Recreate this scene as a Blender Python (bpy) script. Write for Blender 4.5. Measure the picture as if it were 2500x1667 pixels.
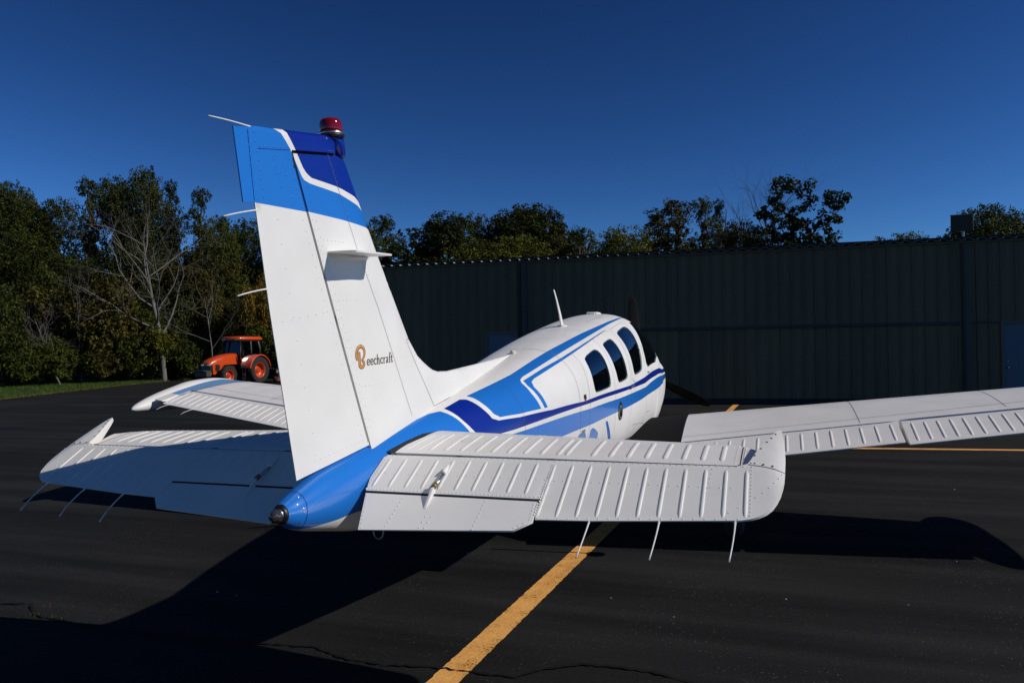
import bpy, math, random
import numpy as np
from mathutils import Vector, Matrix, geometry, noise

for o in list(bpy.data.objects):
    bpy.data.objects.remove(o, do_unlink=True)
scene = bpy.context.scene
COL = scene.collection
rad = math.radians

# ------------------------------------------------------------------ camera
CAM = (1.86323, -2.54244, 1.67655)
YAW, PITCH, ROLL, FPX = -0.33466, 0.01035, -0.01555, 1893.167


def cam_axes():
    cy, sy, cp, sp = math.cos(YAW), math.sin(YAW), math.cos(PITCH), math.sin(PITCH)
    f = Vector((sy * cp, cy * cp, sp))
    r = Vector((cy, -sy, 0))
    u = r.cross(f)
    cr, sr = math.cos(ROLL), math.sin(ROLL)
    return r * cr + u * sr, u * cr - r * sr, f


cr_, cu_, cf_ = cam_axes()
camd = bpy.data.cameras.new('camera')
camo = bpy.data.objects.new('camera', camd)
COL.objects.link(camo)
camo.matrix_world = Matrix(((cr_.x, cu_.x, -cf_.x, CAM[0]), (cr_.y, cu_.y, -cf_.y, CAM[1]),
                            (cr_.z, cu_.z, -cf_.z, CAM[2]), (0, 0, 0, 1)))
camd.sensor_width = 36.0
camd.lens = FPX / 2500 * 36.0
camd.clip_start = 0.05
camd.clip_end = 3000
scene.camera = camo

# ------------------------------------------------------------------ sky, sun, exposure
SUN_AZ, SUN_EL = rad(84.8), rad(35.8)       # azimuth from +Y towards +X
w = bpy.data.worlds.new('World')
scene.world = w
w.use_nodes = True
nt = w.node_tree
bg = nt.nodes['Background']
sky = nt.nodes.new('ShaderNodeTexSky')
sky.sky_type = 'NISHITA'
sky.sun_disc = False
sky.sun_elevation = SUN_EL
sky.sun_rotation = SUN_AZ
sky.altitude = 1500
sky.air_density = 1.0
sky.dust_density = 0.0
sky.ozone_density = 6.0
# the camera's contrasty response to a clear sky: one power curve over the whole sky
sc0 = nt.nodes.new('ShaderNodeVectorMath')
sc0.operation = 'SCALE'
sc0.inputs['Scale'].default_value = 0.53
gm = nt.nodes.new('ShaderNodeGamma')
gm.inputs['Gamma'].default_value = 1.9
nt.links.new(sky.outputs[0], sc0.inputs[0])
nt.links.new(sc0.outputs[0], gm.inputs[0])
hs = nt.nodes.new('ShaderNodeHueSaturation')
hs.inputs['Hue'].default_value = 0.4950
nt.links.new(gm.outputs[0], hs.inputs['Color'])
nt.links.new(hs.outputs[0], bg.inputs[0])
bg.inputs[1].default_value = 0.05

sund = bpy.data.lights.new('sun', 'SUN')
sund.energy = 3.4
sund.angle = rad(0.53)
sund.color = (1.0, 0.945, 0.865)
suno = bpy.data.objects.new('sun', sund)
COL.objects.link(suno)
sdir = Vector((math.sin(SUN_AZ) * math.cos(SUN_EL), math.cos(SUN_AZ) * math.cos(SUN_EL), math.sin(SUN_EL)))
suno.rotation_euler = sdir.to_track_quat('Z', 'Y').to_euler()
suno.location = (30, 5, 25)

vs = scene.view_settings
vs.view_transform = 'Standard'
vs.look = 'None'
vs.exposure = 0.0
vs.gamma = 1.0
vs.use_curve_mapping = False


# ------------------------------------------------------------------ helpers
def tag(o, label=None, cat=None, group=None, kind=None):
    if label: o['label'] = label
    if cat: o['category'] = cat
    if group: o['group'] = group
    if kind: o['kind'] = kind
    return o


def empty(name, loc=(0, 0, 0), rz=0, parent=None):
    o = bpy.data.objects.new(name, None)
    o.empty_display_size = 0.2
    COL.objects.link(o)
    o.location = loc
    o.rotation_euler = (0, 0, rz)
    if parent: o.parent = parent
    return o


def mk(name, verts, faces, mats, parent=None, smooth=True, midx=None, loc=None):
    me = bpy.data.meshes.new(name)
    me.from_pydata([tuple(v) for v in verts], [], [tuple(f) for f in faces])
    if not isinstance(mats, (list, tuple)): mats = [mats]
    for m in mats: me.materials.append(m)
    if midx is not None: me.polygons.foreach_set('material_index', midx)
    if smooth: me.polygons.foreach_set('use_smooth', [True] * len(me.polygons))
    me.update()
    o = bpy.data.objects.new(name, me)
    COL.objects.link(o)
    if parent: o.parent = parent
    if loc: o.location = loc
    return o


def inst(name, mesh, parent=None, loc=(0, 0, 0), rot=(0, 0, 0), scale=(1, 1, 1)):
    o = bpy.data.objects.new(name, mesh)
    COL.objects.link(o)
    o.location, o.rotation_euler, o.scale = loc, rot, scale
    if parent: o.parent = parent
    return o


class MB:
    def __init__(s): s.v, s.f = [], []

    def add(s, v, f):
        b = len(s.v)
        s.v += [tuple(p) for p in v]
        s.f += [tuple(i + b for i in q) for q in f]
        return s

    def box(s, lo, hi, M=None, bev=0.0):
        x0, y0, z0 = lo; x1, y1, z1 = hi
        if bev > 0:
            b = bev
            vs_ = []
            for z, k in ((z0, b), (z0 + b, 0), (z1 - b, 0), (z1, b)):
                vs_ += [(x0 + k + (b if not k else 0), y0 + k, z), (x1 - k - (b if not k else 0), y0 + k, z),
                        (x1 - k, y0 + k + (b if not k else 0), z), (x1 - k, y1 - k - (b if not k else 0), z),
                        (x1 - k - (b if not k else 0), y1 - k, z), (x0 + k + (b if not k else 0), y1 - k, z),
                        (x0 + k, y1 - k - (b if not k else 0), z), (x0 + k, y0 + k + (b if not k else 0), z)]
            fs = [tuple(range(7, -1, -1)), tuple(range(24, 32))]
            for r in range(3):
                for i in range(8):
                    j = (i + 1) % 8
                    fs.append((r * 8 + i, r * 8 + j, r * 8 + 8 + j, r * 8 + 8 + i))
        else:
            vs_ = [(x0, y0, z0), (x1, y0, z0), (x1, y1, z0), (x0, y1, z0), (x0, y0, z1), (x1, y0, z1), (x1, y1, z1), (x0, y1, z1)]
            fs = [(3, 2, 1, 0), (4, 5, 6, 7), (0, 1, 5, 4), (1, 2, 6, 5), (2, 3, 7, 6), (3, 0, 4, 7)]
        if M is not None: vs_ = [M @ Vector(p) for p in vs_]
        return s.add(vs_, fs)

    def tube(s, path, r, n=8, caps=True):
        path = [Vector(p) for p in path]
        if not isinstance(r, (list, tuple)): r = [r] * len(path)
        vs_, fs = [], []
        ref = None
        for i, p in enumerate(path):
            t = (path[min(i + 1, len(path) - 1)] - path[max(i - 1, 0)]).normalized()
            if ref is None:
                ref = t.orthogonal().normalized()
            a = (ref - t * ref.dot(t)).normalized(); b = t.cross(a); ref = a
            for k in range(n):
                q = 2 * math.pi * k / n
                vs_.append(p + (a * math.cos(q) + b * math.sin(q)) * r[i])
        for i in range(len(path) - 1):
            for k in range(n):
                j = (k + 1) % n
                fs.append((i * n + k, i * n + j, (i + 1) * n + j, (i + 1) * n + k))
        if caps:
            fs.append(tuple(range(n - 1, -1, -1)))
            fs.append(tuple(range((len(path) - 1) * n, len(path) * n)))
        return s.add(vs_, fs)

    def lathe(s, prof, n=24, axis='z', c=(0, 0, 0), caps=True):
        vs_, fs = [], []
        for (r, h) in prof:
            for k in range(n):
                q = 2 * math.pi * k / n
                a, b = r * math.cos(q), r * math.sin(q)
                p = {'z': (a, b, h), 'x': (h, a, b), 'y': (b, h, a)}[axis]
                vs_.append((p[0] + c[0], p[1] + c[1], p[2] + c[2]))
        m = len(prof)
        for i in range(m - 1):
            for k in range(n):
                j = (k + 1) % n
                fs.append((i * n + k, i * n + j, (i + 1) * n + j, (i + 1) * n + k))
        if caps and prof[0][0] > 1e-5: fs.append(tuple(range(n - 1, -1, -1)))
        if caps and prof[-1][0] > 1e-5: fs.append(tuple(range((m - 1) * n, m * n)))
        return s.add(vs_, fs)

    def loft(s, secs, closed=True, caps=True):
        n = len(secs[0]); vs_ = [p for q in secs for p in q]; fs = []
        for i in range(len(secs) - 1):
            for k in range(n if closed else n - 1):
                j = (k + 1) % n
                fs.append((i * n + k, i * n + j, (i + 1) * n + j, (i + 1) * n + k))
        if caps:
            fs.append(tuple(range(n - 1, -1, -1)))
            fs.append(tuple(range((len(secs) - 1) * n, len(secs) * n)))
        return s.add(vs_, fs)

    def prism(s, poly, fn0, fn1):
        """poly of 2d points; fn0/fn1 map them to the two end faces"""
        n = len(poly)
        vs_ = [fn0(*p) for p in poly] + [fn1(*p) for p in poly]
        fs = [tuple(range(n - 1, -1, -1)), tuple(range(n, 2 * n))]
        for i in range(n):
            j = (i + 1) % n
            fs.append((i, j, n + j, n + i))
        return s.add(vs_, fs)

    def mesh(s, name, mat, smooth=False):
        me = bpy.data.meshes.new(name)
        me.from_pydata(s.v, [], s.f)
        me.materials.append(mat)
        if smooth: me.polygons.foreach_set('use_smooth', [True] * len(me.polygons))
        me.update()
        return me

    def build(s, name, mat, parent=None, smooth=False, loc=None, rot=None):
        o = inst(name, s.mesh(name, mat, smooth), parent)
        if loc: o.location = loc
        if rot: o.rotation_euler = rot
        return o


def autosmooth(o, ang=35):
    me = o.data
    me.polygons.foreach_set('use_smooth', [True] * len(me.polygons))
    try:
        me.set_sharp_from_angle(angle=rad(ang))
    except Exception:
        pass
    return o


# ------------------------------------------------------------------ materials
MATS = {}


def mat(name, col, rough=0.5, metal=0.0, coat=0.0, var=0.0, vscale=6.0, bump=0.0, bscale=40.0, spec=0.5,
        rvar=0.0, stretch=None, coatr=0.03):
    if name in MATS: return MATS[name]
    m = bpy.data.materials.new(name)
    m.use_nodes = True
    t = m.node_tree
    p = t.nodes['Principled BSDF']
    p.inputs['Base Color'].default_value = (*col, 1)
    p.inputs['Roughness'].default_value = rough
    p.inputs['Metallic'].default_value = metal
    p.inputs['Coat Weight'].default_value = coat
    p.inputs['Coat Roughness'].default_value = coatr
    p.inputs['Specular IOR Level'].default_value = spec
    tc = t.nodes.new('ShaderNodeTexCoord')
    src = tc.outputs['Object']
    if stretch:
        mp = t.nodes.new('ShaderNodeMapping')
        mp.inputs['Scale'].default_value = stretch
        t.links.new(src, mp.inputs[0]); src = mp.outputs[0]
    if var > 0 or rvar > 0:
        nz = t.nodes.new('ShaderNodeTexNoise')
        nz.inputs['Scale'].default_value = vscale
        nz.inputs['Detail'].default_value = 6
        nz.inputs['Roughness'].default_value = 0.62
        t.links.new(src, nz.inputs['Vector'])
        if var > 0:
            mr = t.nodes.new('ShaderNodeMapRange')
            mr.inputs['From Min'].default_value = 0.3; mr.inputs['From Max'].default_value = 0.7
            mr.inputs['To Min'].default_value = 1 - var; mr.inputs['To Max'].default_value = 1 + var
            t.links.new(nz.outputs[0], mr.inputs[0])
            mx = t.nodes.new('ShaderNodeVectorMath'); mx.operation = 'SCALE'
            mx.inputs[0].default_value = col
            t.links.new(mr.outputs[0], mx.inputs['Scale'])
            t.links.new(mx.outputs[0], p.inputs['Base Color'])
        if rvar > 0:
            m2 = t.nodes.new('ShaderNodeMapRange')
            m2.inputs['From Min'].default_value = 0.3; m2.inputs['From Max'].default_value = 0.7
            m2.inputs['To Min'].default_value = max(0.02, rough - rvar); m2.inputs['To Max'].default_value = rough + rvar
            t.links.new(nz.outputs[0], m2.inputs[0])
            t.links.new(m2.outputs[0], p.inputs['Roughness'])
    if bump > 0:
        nb = t.nodes.new('ShaderNodeTexNoise')
        nb.inputs['Scale'].default_value = bscale
        nb.inputs['Detail'].default_value = 4
        t.links.new(src, nb.inputs['Vector'])
        bp = t.nodes.new('ShaderNodeBump')
        bp.inputs['Strength'].default_value = bump
        bp.inputs['Distance'].default_value = 0.01
        t.links.new(nb.outputs[0], bp.inputs['Height'])
        t.links.new(bp.outputs[0], p.inputs['Normal'])
    MATS[name] = m
    return m


WHITE = mat('white_paint', (.775, .755, .715), .42, spec=.32, var=.03, vscale=4, bump=.035, bscale=6, rvar=.08)
BLUE = mat('light_blue_paint', (.014, .17, .585), .28, coat=.5, var=.03, vscale=3)
NAVY = mat('navy_paint', (.002, .019, .26), .28, coat=.25, var=.03, vscale=3)
BLACKP = mat('black_paint', (.008, .008, .009), .45)
RUBBER = mat('black_rubber', (.012, .012, .012), .8)
TYRE = mat('tyre_rubber', (.018, .017, .016), .85, var=.25, vscale=9)
SEAM = mat('seam_line', (.12, .12, .125), .7)
GAP = mat('dark_gap', (.006, .006, .006), .9)  # near-black for seams; in hinge and tab slots it stands for shade
ALU = mat('aluminium', (.55, .55, .56), .3, metal=1.0)
STEEL = mat('steel', (.30, .29, .28), .4, metal=1.0)
WALK = mat('wing_walk', (.0075, .0075, .0075), .95, var=.25, vscale=30, bump=.3, bscale=220, spec=.1)
INTER = mat('cabin_trim', (.05, .05, .052), .8)
SEATM = mat('seat_leather', (.13, .12, .11), .6)
GOLD = mat('gold_lettering', (.62, .26, .05), .5)
BROWN = mat('brown_lettering', (.07, .045, .015), .6)
REDM = mat('red_placard', (.55, .06, .05), .5)
WICK = mat('static_wick', (.75, .74, .72), .5)
GREYM = mat('grey_vent', (.22, .21, .19), .6)


def glass_mat(name, tint, refl=1.5, rough=0.0):
    m = bpy.data.materials.new(name); m.use_nodes = True
    t = m.node_tree; t.nodes.clear()
    out = t.nodes.new('ShaderNodeOutputMaterial')
    tr = t.nodes.new('ShaderNodeBsdfTransparent'); tr.inputs[0].default_value = (*tint, 1)
    gl = t.nodes.new('ShaderNodeBsdfGlossy'); gl.inputs['Roughness'].default_value = rough
    gl.inputs[0].default_value = (.95, .97, 1, 1)
    fr = t.nodes.new('ShaderNodeFresnel'); fr.inputs[0].default_value = refl
    mx = t.nodes.new('ShaderNodeMixShader')
    t.links.new(fr.outputs[0], mx.inputs[0]); t.links.new(tr.outputs[0], mx.inputs[1]); t.links.new(gl.outputs[0], mx.inputs[2])
    t.links.new(mx.outputs[0], out.inputs[0])
    return m


GLASS = glass_mat('tinted_window', (.20, .25, .25), 1.75)
CABGLASS = glass_mat('tractor_glass', (.10, .13, .13), 1.45)


def lens_mat():
    m = mat('red_lens', (.30, .004, .008), .08, coat=.5)
    p = m.node_tree.nodes['Principled BSDF']
    p.inputs['Transmission Weight'].default_value = .35
    return m


REDLENS = lens_mat()
CLEAR = mat('clear_lens', (.11, .105, .10), .05, metal=.7)
AMBERLENS = mat('cream_lens', (.62, .58, .46), .3, coat=.4)


def sub(t, typ, **kw):
    n = t.nodes.new(typ)
    for k, v in kw.items(): setattr(n, k, v)
    return n


def asphalt():
    m = bpy.data.materials.new('sealed_asphalt'); m.use_nodes = True
    t = m.node_tree; p = t.nodes['Principled BSDF']
    tc = sub(t, 'ShaderNodeTexCoord')

    def nz(scale, det=5, stretch=None, rough=.6):
        src = tc.outputs['Object']
        if stretch:
            mp = sub(t, 'ShaderNodeMapping'); mp.inputs['Scale'].default_value = stretch
            mp.inputs['Rotation'].default_value = (0, 0, rad(4))
            t.links.new(src, mp.inputs[0]); src = mp.outputs[0]
        n = sub(t, 'ShaderNodeTexNoise'); n.inputs['Scale'].default_value = scale
        n.inputs['Detail'].default_value = det; n.inputs['Roughness'].default_value = rough
        t.links.new(src, n.inputs['Vector']); return n.outputs[0]

    def rng(s, a, b, c, d):
        r = sub(t, 'ShaderNodeMapRange'); t.links.new(s, r.inputs[0])
        for i, v in zip(range(1, 5), (a, b, c, d)): r.inputs[i].default_value = v
        return r.outputs[0]

    def mul(a, b):
        n = sub(t, 'ShaderNodeMath', operation='MULTIPLY')
        t.links.new(a, n.inputs[0]); t.links.new(b, n.inputs[1]); return n.outputs[0]

    def add(a, b):
        n = sub(t, 'ShaderNodeMath', operation='ADD')
        t.links.new(a, n.inputs[0]); t.links.new(b, n.inputs[1]); return n.outputs[0]
    streak = rng(nz(1.0, 6, (.14, 2.0, 1)), .36, .64, .62, 1.42)      # squeegee bands of the seal coat
    patch = rng(nz(.35, 5), .3, .7, .70, 1.32)
    grain = rng(nz(150, 3, None, .8), .3, .72, .30, 1.95)
    mid = rng(nz(55, 5, None, .75), .3, .7, .55, 1.5)
    v = mul(mul(streak, patch), mul(grain, mid))
    # pale aggregate showing through: thresholded voronoi dots
    vo = sub(t, 'ShaderNodeTexVoronoi'); vo.inputs['Scale'].default_value = 38
    t.links.new(tc.outputs['Object'], vo.inputs['Vector'])
    dots = rng(vo.outputs['Distance'], .06, .14, 1.0, 0.0)
    sel = sub(t, 'ShaderNodeSeparateColor'); t.links.new(vo.outputs['Color'], sel.inputs[0])
    keep = rng(sel.outputs[0], .80, .99, 0.0, 6.0)
    v = add(v, mul(mul(dots, keep), rng(nz(.6, 3), .42, .65, .1, 1.2)))
    vo2 = sub(t, 'ShaderNodeTexVoronoi'); vo2.inputs['Scale'].default_value = 60
    t.links.new(tc.outputs['Object'], vo2.inputs['Vector'])
    s2 = sub(t, 'ShaderNodeSeparateColor'); t.links.new(vo2.outputs['Color'], s2.inputs[0])
    v = add(v, mul(rng(vo2.outputs['Distance'], .15, .35, 1.0, 0.0), mul(rng(s2.outputs[1], .84, .99, 0.0, 9.0), rng(nz(1.1, 4), .40, .62, .15, 1.0))))
    sc = sub(t, 'ShaderNodeVectorMath', operation='SCALE'); sc.inputs[0].default_value = (.0128, .0128, .0122)
    t.links.new(v, sc.inputs['Scale']); t.links.new(sc.outputs[0], p.inputs['Base Color'])
    p.inputs['Roughness'].default_value = .92
    p.inputs['Specular IOR Level'].default_value = .10
    bp = sub(t, 'ShaderNodeBump'); bp.inputs['Strength'].default_value = .35; bp.inputs['Distance'].default_value = .004
    t.links.new(nz(130, 3, None, .7), bp.inputs['Height']); t.links.new(bp.outputs[0], p.inputs['Normal'])
    return m


def line_paint():
    m = bpy.data.materials.new('worn_yellow_paint'); m.use_nodes = True
    t = m.node_tree; p = t.nodes['Principled BSDF']
    tc = sub(t, 'ShaderNodeTexCoord')
    n = sub(t, 'ShaderNodeTexNoise'); n.inputs['Scale'].default_value = 75; n.inputs['Detail'].default_value = 6
    n.inputs['Roughness'].default_value = .7
    t.links.new(tc.outputs['Object'], n.inputs['Vector'])
    n2 = sub(t, 'ShaderNodeTexNoise'); n2.inputs['Scale'].default_value = 5; n2.inputs['Detail'].default_value = 5
    t.links.new(tc.outputs['Object'], n2.inputs['Vector'])
    a = sub(t, 'ShaderNodeMath', operation='MULTIPLY_ADD'); a.inputs[1].default_value = .55
    t.links.new(n2.outputs[0], a.inputs[0]); t.links.new(n.outputs[0], a.inputs[2])
    r = sub(t, 'ShaderNodeValToRGB')
    e = r.color_ramp.elements
    e[0].position = .60; e[0].color = (.05, .035, .015, 1)
    e[1].position = .67; e[1].color = (.66, .31, .075, 1)
    k = r.color_ramp.elements.new(.95); k.color = (.88, .46, .13, 1)
    t.links.new(a.outputs[0], r.inputs[0]); t.links.new(r.outputs[0], p.inputs['Base Color'])
    p.inputs['Roughness'].default_value = .85; p.inputs['Specular IOR Level'].default_value = .2
    bp = sub(t, 'ShaderNodeBump'); bp.inputs['Strength'].default_value = .4; bp.inputs['Distance'].default_value = .004
    t.links.new(n.outputs[0], bp.inputs['Height']); t.links.new(bp.outputs[0], p.inputs['Normal'])
    return m


def leaf_mat(name, c1, c2, trans=.13):
    m = bpy.data.materials.new(name); m.use_nodes = True
    t = m.node_tree; t.nodes.clear()
    out = sub(t, 'ShaderNodeOutputMaterial')
    g = sub(t, 'ShaderNodeNewGeometry'); tc = sub(t, 'ShaderNodeTexCoord')
    n = sub(t, 'ShaderNodeTexNoise'); n.inputs['Scale'].default_value = .55; n.inputs['Detail'].default_value = 3
    t.links.new(tc.outputs['Object'], n.inputs['Vector'])
    a = sub(t, 'ShaderNodeMath', operation='MULTIPLY_ADD'); a.inputs[1].default_value = .55
    t.links.new(g.outputs['Random Per Island'], a.inputs[0])
    b = sub(t, 'ShaderNodeMapRange'); b.inputs[1].default_value = .35; b.inputs[2].default_value = .65; b.inputs[3].default_value = -.05; b.inputs[4].default_value = .5
    t.links.new(n.outputs[0], b.inputs[0]); t.links.new(b.outputs[0], a.inputs[2])
    mx = sub(t, 'ShaderNodeMix', data_type='RGBA')
    mx.inputs[6].default_value = (*c1, 1); mx.inputs[7].default_value = (*c2, 1)
    t.links.new(a.outputs[0], mx.inputs[0])
    d = sub(t, 'ShaderNodeBsdfPrincipled'); d.inputs['Roughness'].default_value = .6; d.inputs['Specular IOR Level'].default_value = .15
    tr = sub(t, 'ShaderNodeBsdfTranslucent')
    t.links.new(mx.outputs[2], d.inputs['Base Color']); t.links.new(mx.outputs[2], tr.inputs[0])
    ms = sub(t, 'ShaderNodeMixShader'); ms.inputs[0].default_value = trans
    t.links.new(d.outputs[0], ms.inputs[1]); t.links.new(tr.outputs[0], ms.inputs[2]); t.links.new(ms.outputs[0], out.inputs[0])
    return m


ASPH = asphalt()
YELLOW = line_paint()
CRACK = mat('crack_fill', (.0085, .0085, .0083), .95, spec=.1)
SOIL = mat('grass_soil', (.022, .034, .010), .95, var=.4, vscale=1.2)
GRASSM = leaf_mat('grass_blades', (.030, .060, .010), (.085, .135, .022), .25)
STRAW = leaf_mat('dry_grass', (.12, .10, .03), (.22, .18, .06), .25)
LEAF = {
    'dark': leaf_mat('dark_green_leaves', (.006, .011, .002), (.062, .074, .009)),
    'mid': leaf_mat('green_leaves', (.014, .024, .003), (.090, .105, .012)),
    'olive': leaf_mat('olive_leaves', (.018, .019, .004), (.115, .095, .014)),
    'bright': leaf_mat('yellow_green_leaves', (.028, .040, .004), (.15, .145, .014)),
    'autumn': leaf_mat('turning_leaves', (.035, .030, .004), (.25, .16, .014)),
    'pine': leaf_mat('blue_green_needles', (.007, .014, .005), (.042, .062, .016)),
}
BARK = mat('bark', (.045, .036, .028), .9, var=.3, vscale=4, bump=.6, bscale=12, stretch=(1, 1, .25))
DEADWOOD = mat('grey_dead_wood', (.15, .135, .12), .9, var=.3, vscale=3, bump=.5, bscale=15, stretch=(1, 1, .3))
WALLM = mat('tan_grey_wall_sheet', (.108, .086, .044), .55, var=.16, vscale=1.3, stretch=(3, 3, .25), bump=.05, bscale=3)
def per_object(m, lo, hi):
    # each sheet fades a little differently
    t = m.node_tree
    oi = t.nodes.new('ShaderNodeObjectInfo'); r = t.nodes.new('ShaderNodeMapRange')
    r.inputs[3].default_value, r.inputs[4].default_value = lo, hi
    t.links.new(oi.outputs['Random'], r.inputs[0])
    bc = t.nodes['Principled BSDF'].inputs['Base Color']; src = bc.links[0].from_socket
    k = t.nodes.new('ShaderNodeVectorMath'); k.operation = 'SCALE'
    t.links.new(src, k.inputs[0]); t.links.new(r.outputs[0], k.inputs['Scale']); t.links.new(k.outputs[0], bc)


per_object(WALLM, .84, 1.14)
WALLD = mat('dark_flashing', (.03, .033, .034), .6, var=.2, vscale=2)
TRIMB = mat('blue_trim_sheet', (.045, .050, .048), .5, var=.12, vscale=1.5)
DOORB = mat('blue_door_paint', (.075, .11, .17), .45, var=.08, vscale=1.5)
ROOFM = mat('galvanised_roof', (.22, .21, .195), .6, metal=.2, var=.2, vscale=2)
ORANGE = mat('orange_paint', (.60, .068, .010), .3, coat=.5, var=.05, vscale=4)
TBLACK = mat('tractor_black', (.012, .012, .013), .5)
DIRTYRED = mat('dull_red_steel', (.28, .035, .022), .55, var=.35, vscale=7)
HEADL = mat('headlamp', (.75, .76, .78), .15, metal=.6, coat=.5)
WHITEL = mat('white_lettering', (.72, .72, .70), .5)


# ------------------------------------------------------------------ ground
def sheet(name, poly, z, m, kind='structure'):
    o = mk(name, [(x, y, z) for x, y in poly], [tuple(range(len(poly)))], m, smooth=False)
    return tag(o, kind=kind)


sheet('ground', [(-900, -900), (900, -900), (900, 1500), (-900, 1500)], -.03, SOIL)
verge = [(-20, -40), (-22.5, 0), (-24.2, 10), (-27.0, 18.5), (-29.6, 24), (-32.0, 29), (-34.3, 34), (-35.6, 38), (-34.5, 41.2), (-30, 43.2), (-20, 45), (-5, 46)]
sheet('tarmac_pavement', [(60, -40)] + [(60, 46)] + verge[::-1], 0.0, ASPH)


def ribbon(name, pts, wid, z, m, jit=0.0, seed=1, n=None, group=None):
    """painted line or crack on the ground: a strip along pts"""
    rnd = random.Random(seed)
    P = []
    for (a, b) in zip(pts[:-1], pts[1:]):
        L = math.hypot(b[0] - a[0], b[1] - a[1]); k = max(1, int(L / (n or 1e9)) + 1) if n else 1
        P += [(a[0] + (b[0] - a[0]) * i / k, a[1] + (b[1] - a[1]) * i / k) for i in range(k)]
    P.append(pts[-1])
    v, f = [], []
    for i, p in enumerate(P):
        a, b = P[max(i - 1, 0)], P[min(i + 1, len(P) - 1)]
        t = Vector((b[0] - a[0], b[1] - a[1])).normalized()
        w0 = wid * .5 + rnd.uniform(-jit, jit); w1 = wid * .5 + rnd.uniform(-jit, jit)
        dx, dy = (rnd.uniform(-jit, jit) * .8, rnd.uniform(-jit, jit) * .8) if jit and n and jit * 3 > wid else (0, 0)
        v += [(p[0] - t.y * w0 + dx, p[1] + t.x * w0 + dy, z), (p[0] + t.y * w1 + dx, p[1] - t.x * w1 + dy, z)]
    for i in range(len(P) - 1):
        f.append((2 * i, 2 * i + 1, 2 * i + 3, 2 * i + 2))
    o = mk(name, v, f, m, smooth=False)
    return tag(o, kind='structure')


ribbon('yellow_lead_line', [(.115, -4.0), (.60, 20.6)], .158, .004, YELLOW, jit=.0035, n=.03, seed=3)
ribbon('yellow_stand_line', [(1.0, 10.83), (14, 12.40)], .17, .005, YELLOW, jit=.003, n=.05, seed=4)
ck = [[(-4.2, 1.42), (-3.19, 1.30), (-2.98, 1.36), (-2.86, 1.28), (-2.76, 1.21), (-2.56, 1.18), (-2.3, 1.14), (-2.03, 1.13), (-1.5, 1.17), (-1.0, 1.22),
       (-.70, 1.26), (-.46, 1.18), (-.19, 1.15), (.08, 1.20), (.26, 1.20), (.55, 1.21), (.60, 1.29), (.66, 1.35), (.83, 1.47), (1.13, 1.49), (1.39, 1.42), (2.2, 1.40), (3.4, 1.52)],
      [(1.2, 5.05), (2.6, 5.02), (4.2, 5.08), (6.5, 5.0), (9, 5.05)]]
for i, c in enumerate(ck):
    ribbon('pavement_crack', c, .017 if i == 0 else .008, .008, CRACK, jit=.009 if i == 0 else .003, n=.035, seed=10 + i)
# chips of stone lying loose on the pavement: a handful of pale specks
rnd = random.Random(8)
mb = MB()
for (x, y, r) in [(-1.93, 1.95, .006), (-1.74, 1.92, .004), (-.62, 3.4, .006), (1.86, 2.9, .006), (2.6, 3.0, .004), (3.7, 7.5, .008), (.75, 2.6, .004), (-3.1, 5.0, .006), (1.2, 2.35, .004), (3.1, 4.2, .005)]:
    mb.add([(x - r, y - r * .7, .001), (x + r, y - r, .001), (x + r * .8, y + r, .001), (x - r, y + r * .8, .001), (x, y, r * 1.1)], [(0, 1, 4), (1, 2, 4), (2, 3, 4), (3, 0, 4)])
tag(mb.build('loose_stone_chips', mat('pale_stone', (.55, .54, .5), .8)), 'small pale stone chips lying loose on the dark pavement', 'stone chips', kind='stuff')


def np_mesh(name, V, tris, m):
    """V (n,3), tris (k,3 or 4)"""
    me = bpy.data.meshes.new(name)
    k = tris.shape[1]
    me.vertices.add(len(V)); me.vertices.foreach_set('co', V.astype(np.float32).ravel())
    me.loops.add(tris.size); me.loops.foreach_set('vertex_index', tris.astype(np.int32).ravel())
    me.polygons.add(len(tris))
    me.polygons.foreach_set('loop_start', np.arange(0, tris.size, k, dtype=np.int32))
    try:
        me.polygons.foreach_set('loop_total', np.full(len(tris), k, dtype=np.int32))
    except Exception:
        pass
    me.materials.append(m)
    me.update(calc_edges=True)
    me.validate()
    return me


def blades(pos, h, wd, rng):
    n = len(pos)
    a = rng.uniform(0, 2 * np.pi, n); hh = h * rng.uniform(.5, 1.3, n)
    dx, dy = np.cos(a) * wd, np.sin(a) * wd
    lean = rng.normal(0, .35, (n, 2)) * hh[:, None]
    z0 = np.zeros(n)
    A = np.stack([pos[:, 0] - dx, pos[:, 1] - dy, z0 - .03], 1); B = np.stack([pos[:, 0] + dx, pos[:, 1] + dy, z0 - .03], 1)
    C = np.stack([pos[:, 0] + lean[:, 0], pos[:, 1] + lean[:, 1], hh], 1)
    V = np.stack([A, B, C], 1).reshape(-1, 3)
    return V, np.arange(3 * n).reshape(n, 3)


rg = np.random.default_rng(5)
# grass verge: blades between the pavement edge and the wood
vx = np.array(verge[2:]); segL = np.hypot(*(vx[1:] - vx[:-1]).T); cum = np.concatenate([[0], np.cumsum(segL)])
N = 70000
s_ = rg.uniform(0, cum[-1], N); ii = np.clip(np.searchsorted(cum, s_) - 1, 0, len(segL) - 1); tt = (s_ - cum[ii]) / segL[ii]
base = vx[ii] + (vx[ii + 1] - vx[ii]) * tt[:, None]
dirv = (vx[ii + 1] - vx[ii]) / segL[ii][:, None]; nor = np.stack([-dirv[:, 1], dirv[:, 0]], 1)
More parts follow.
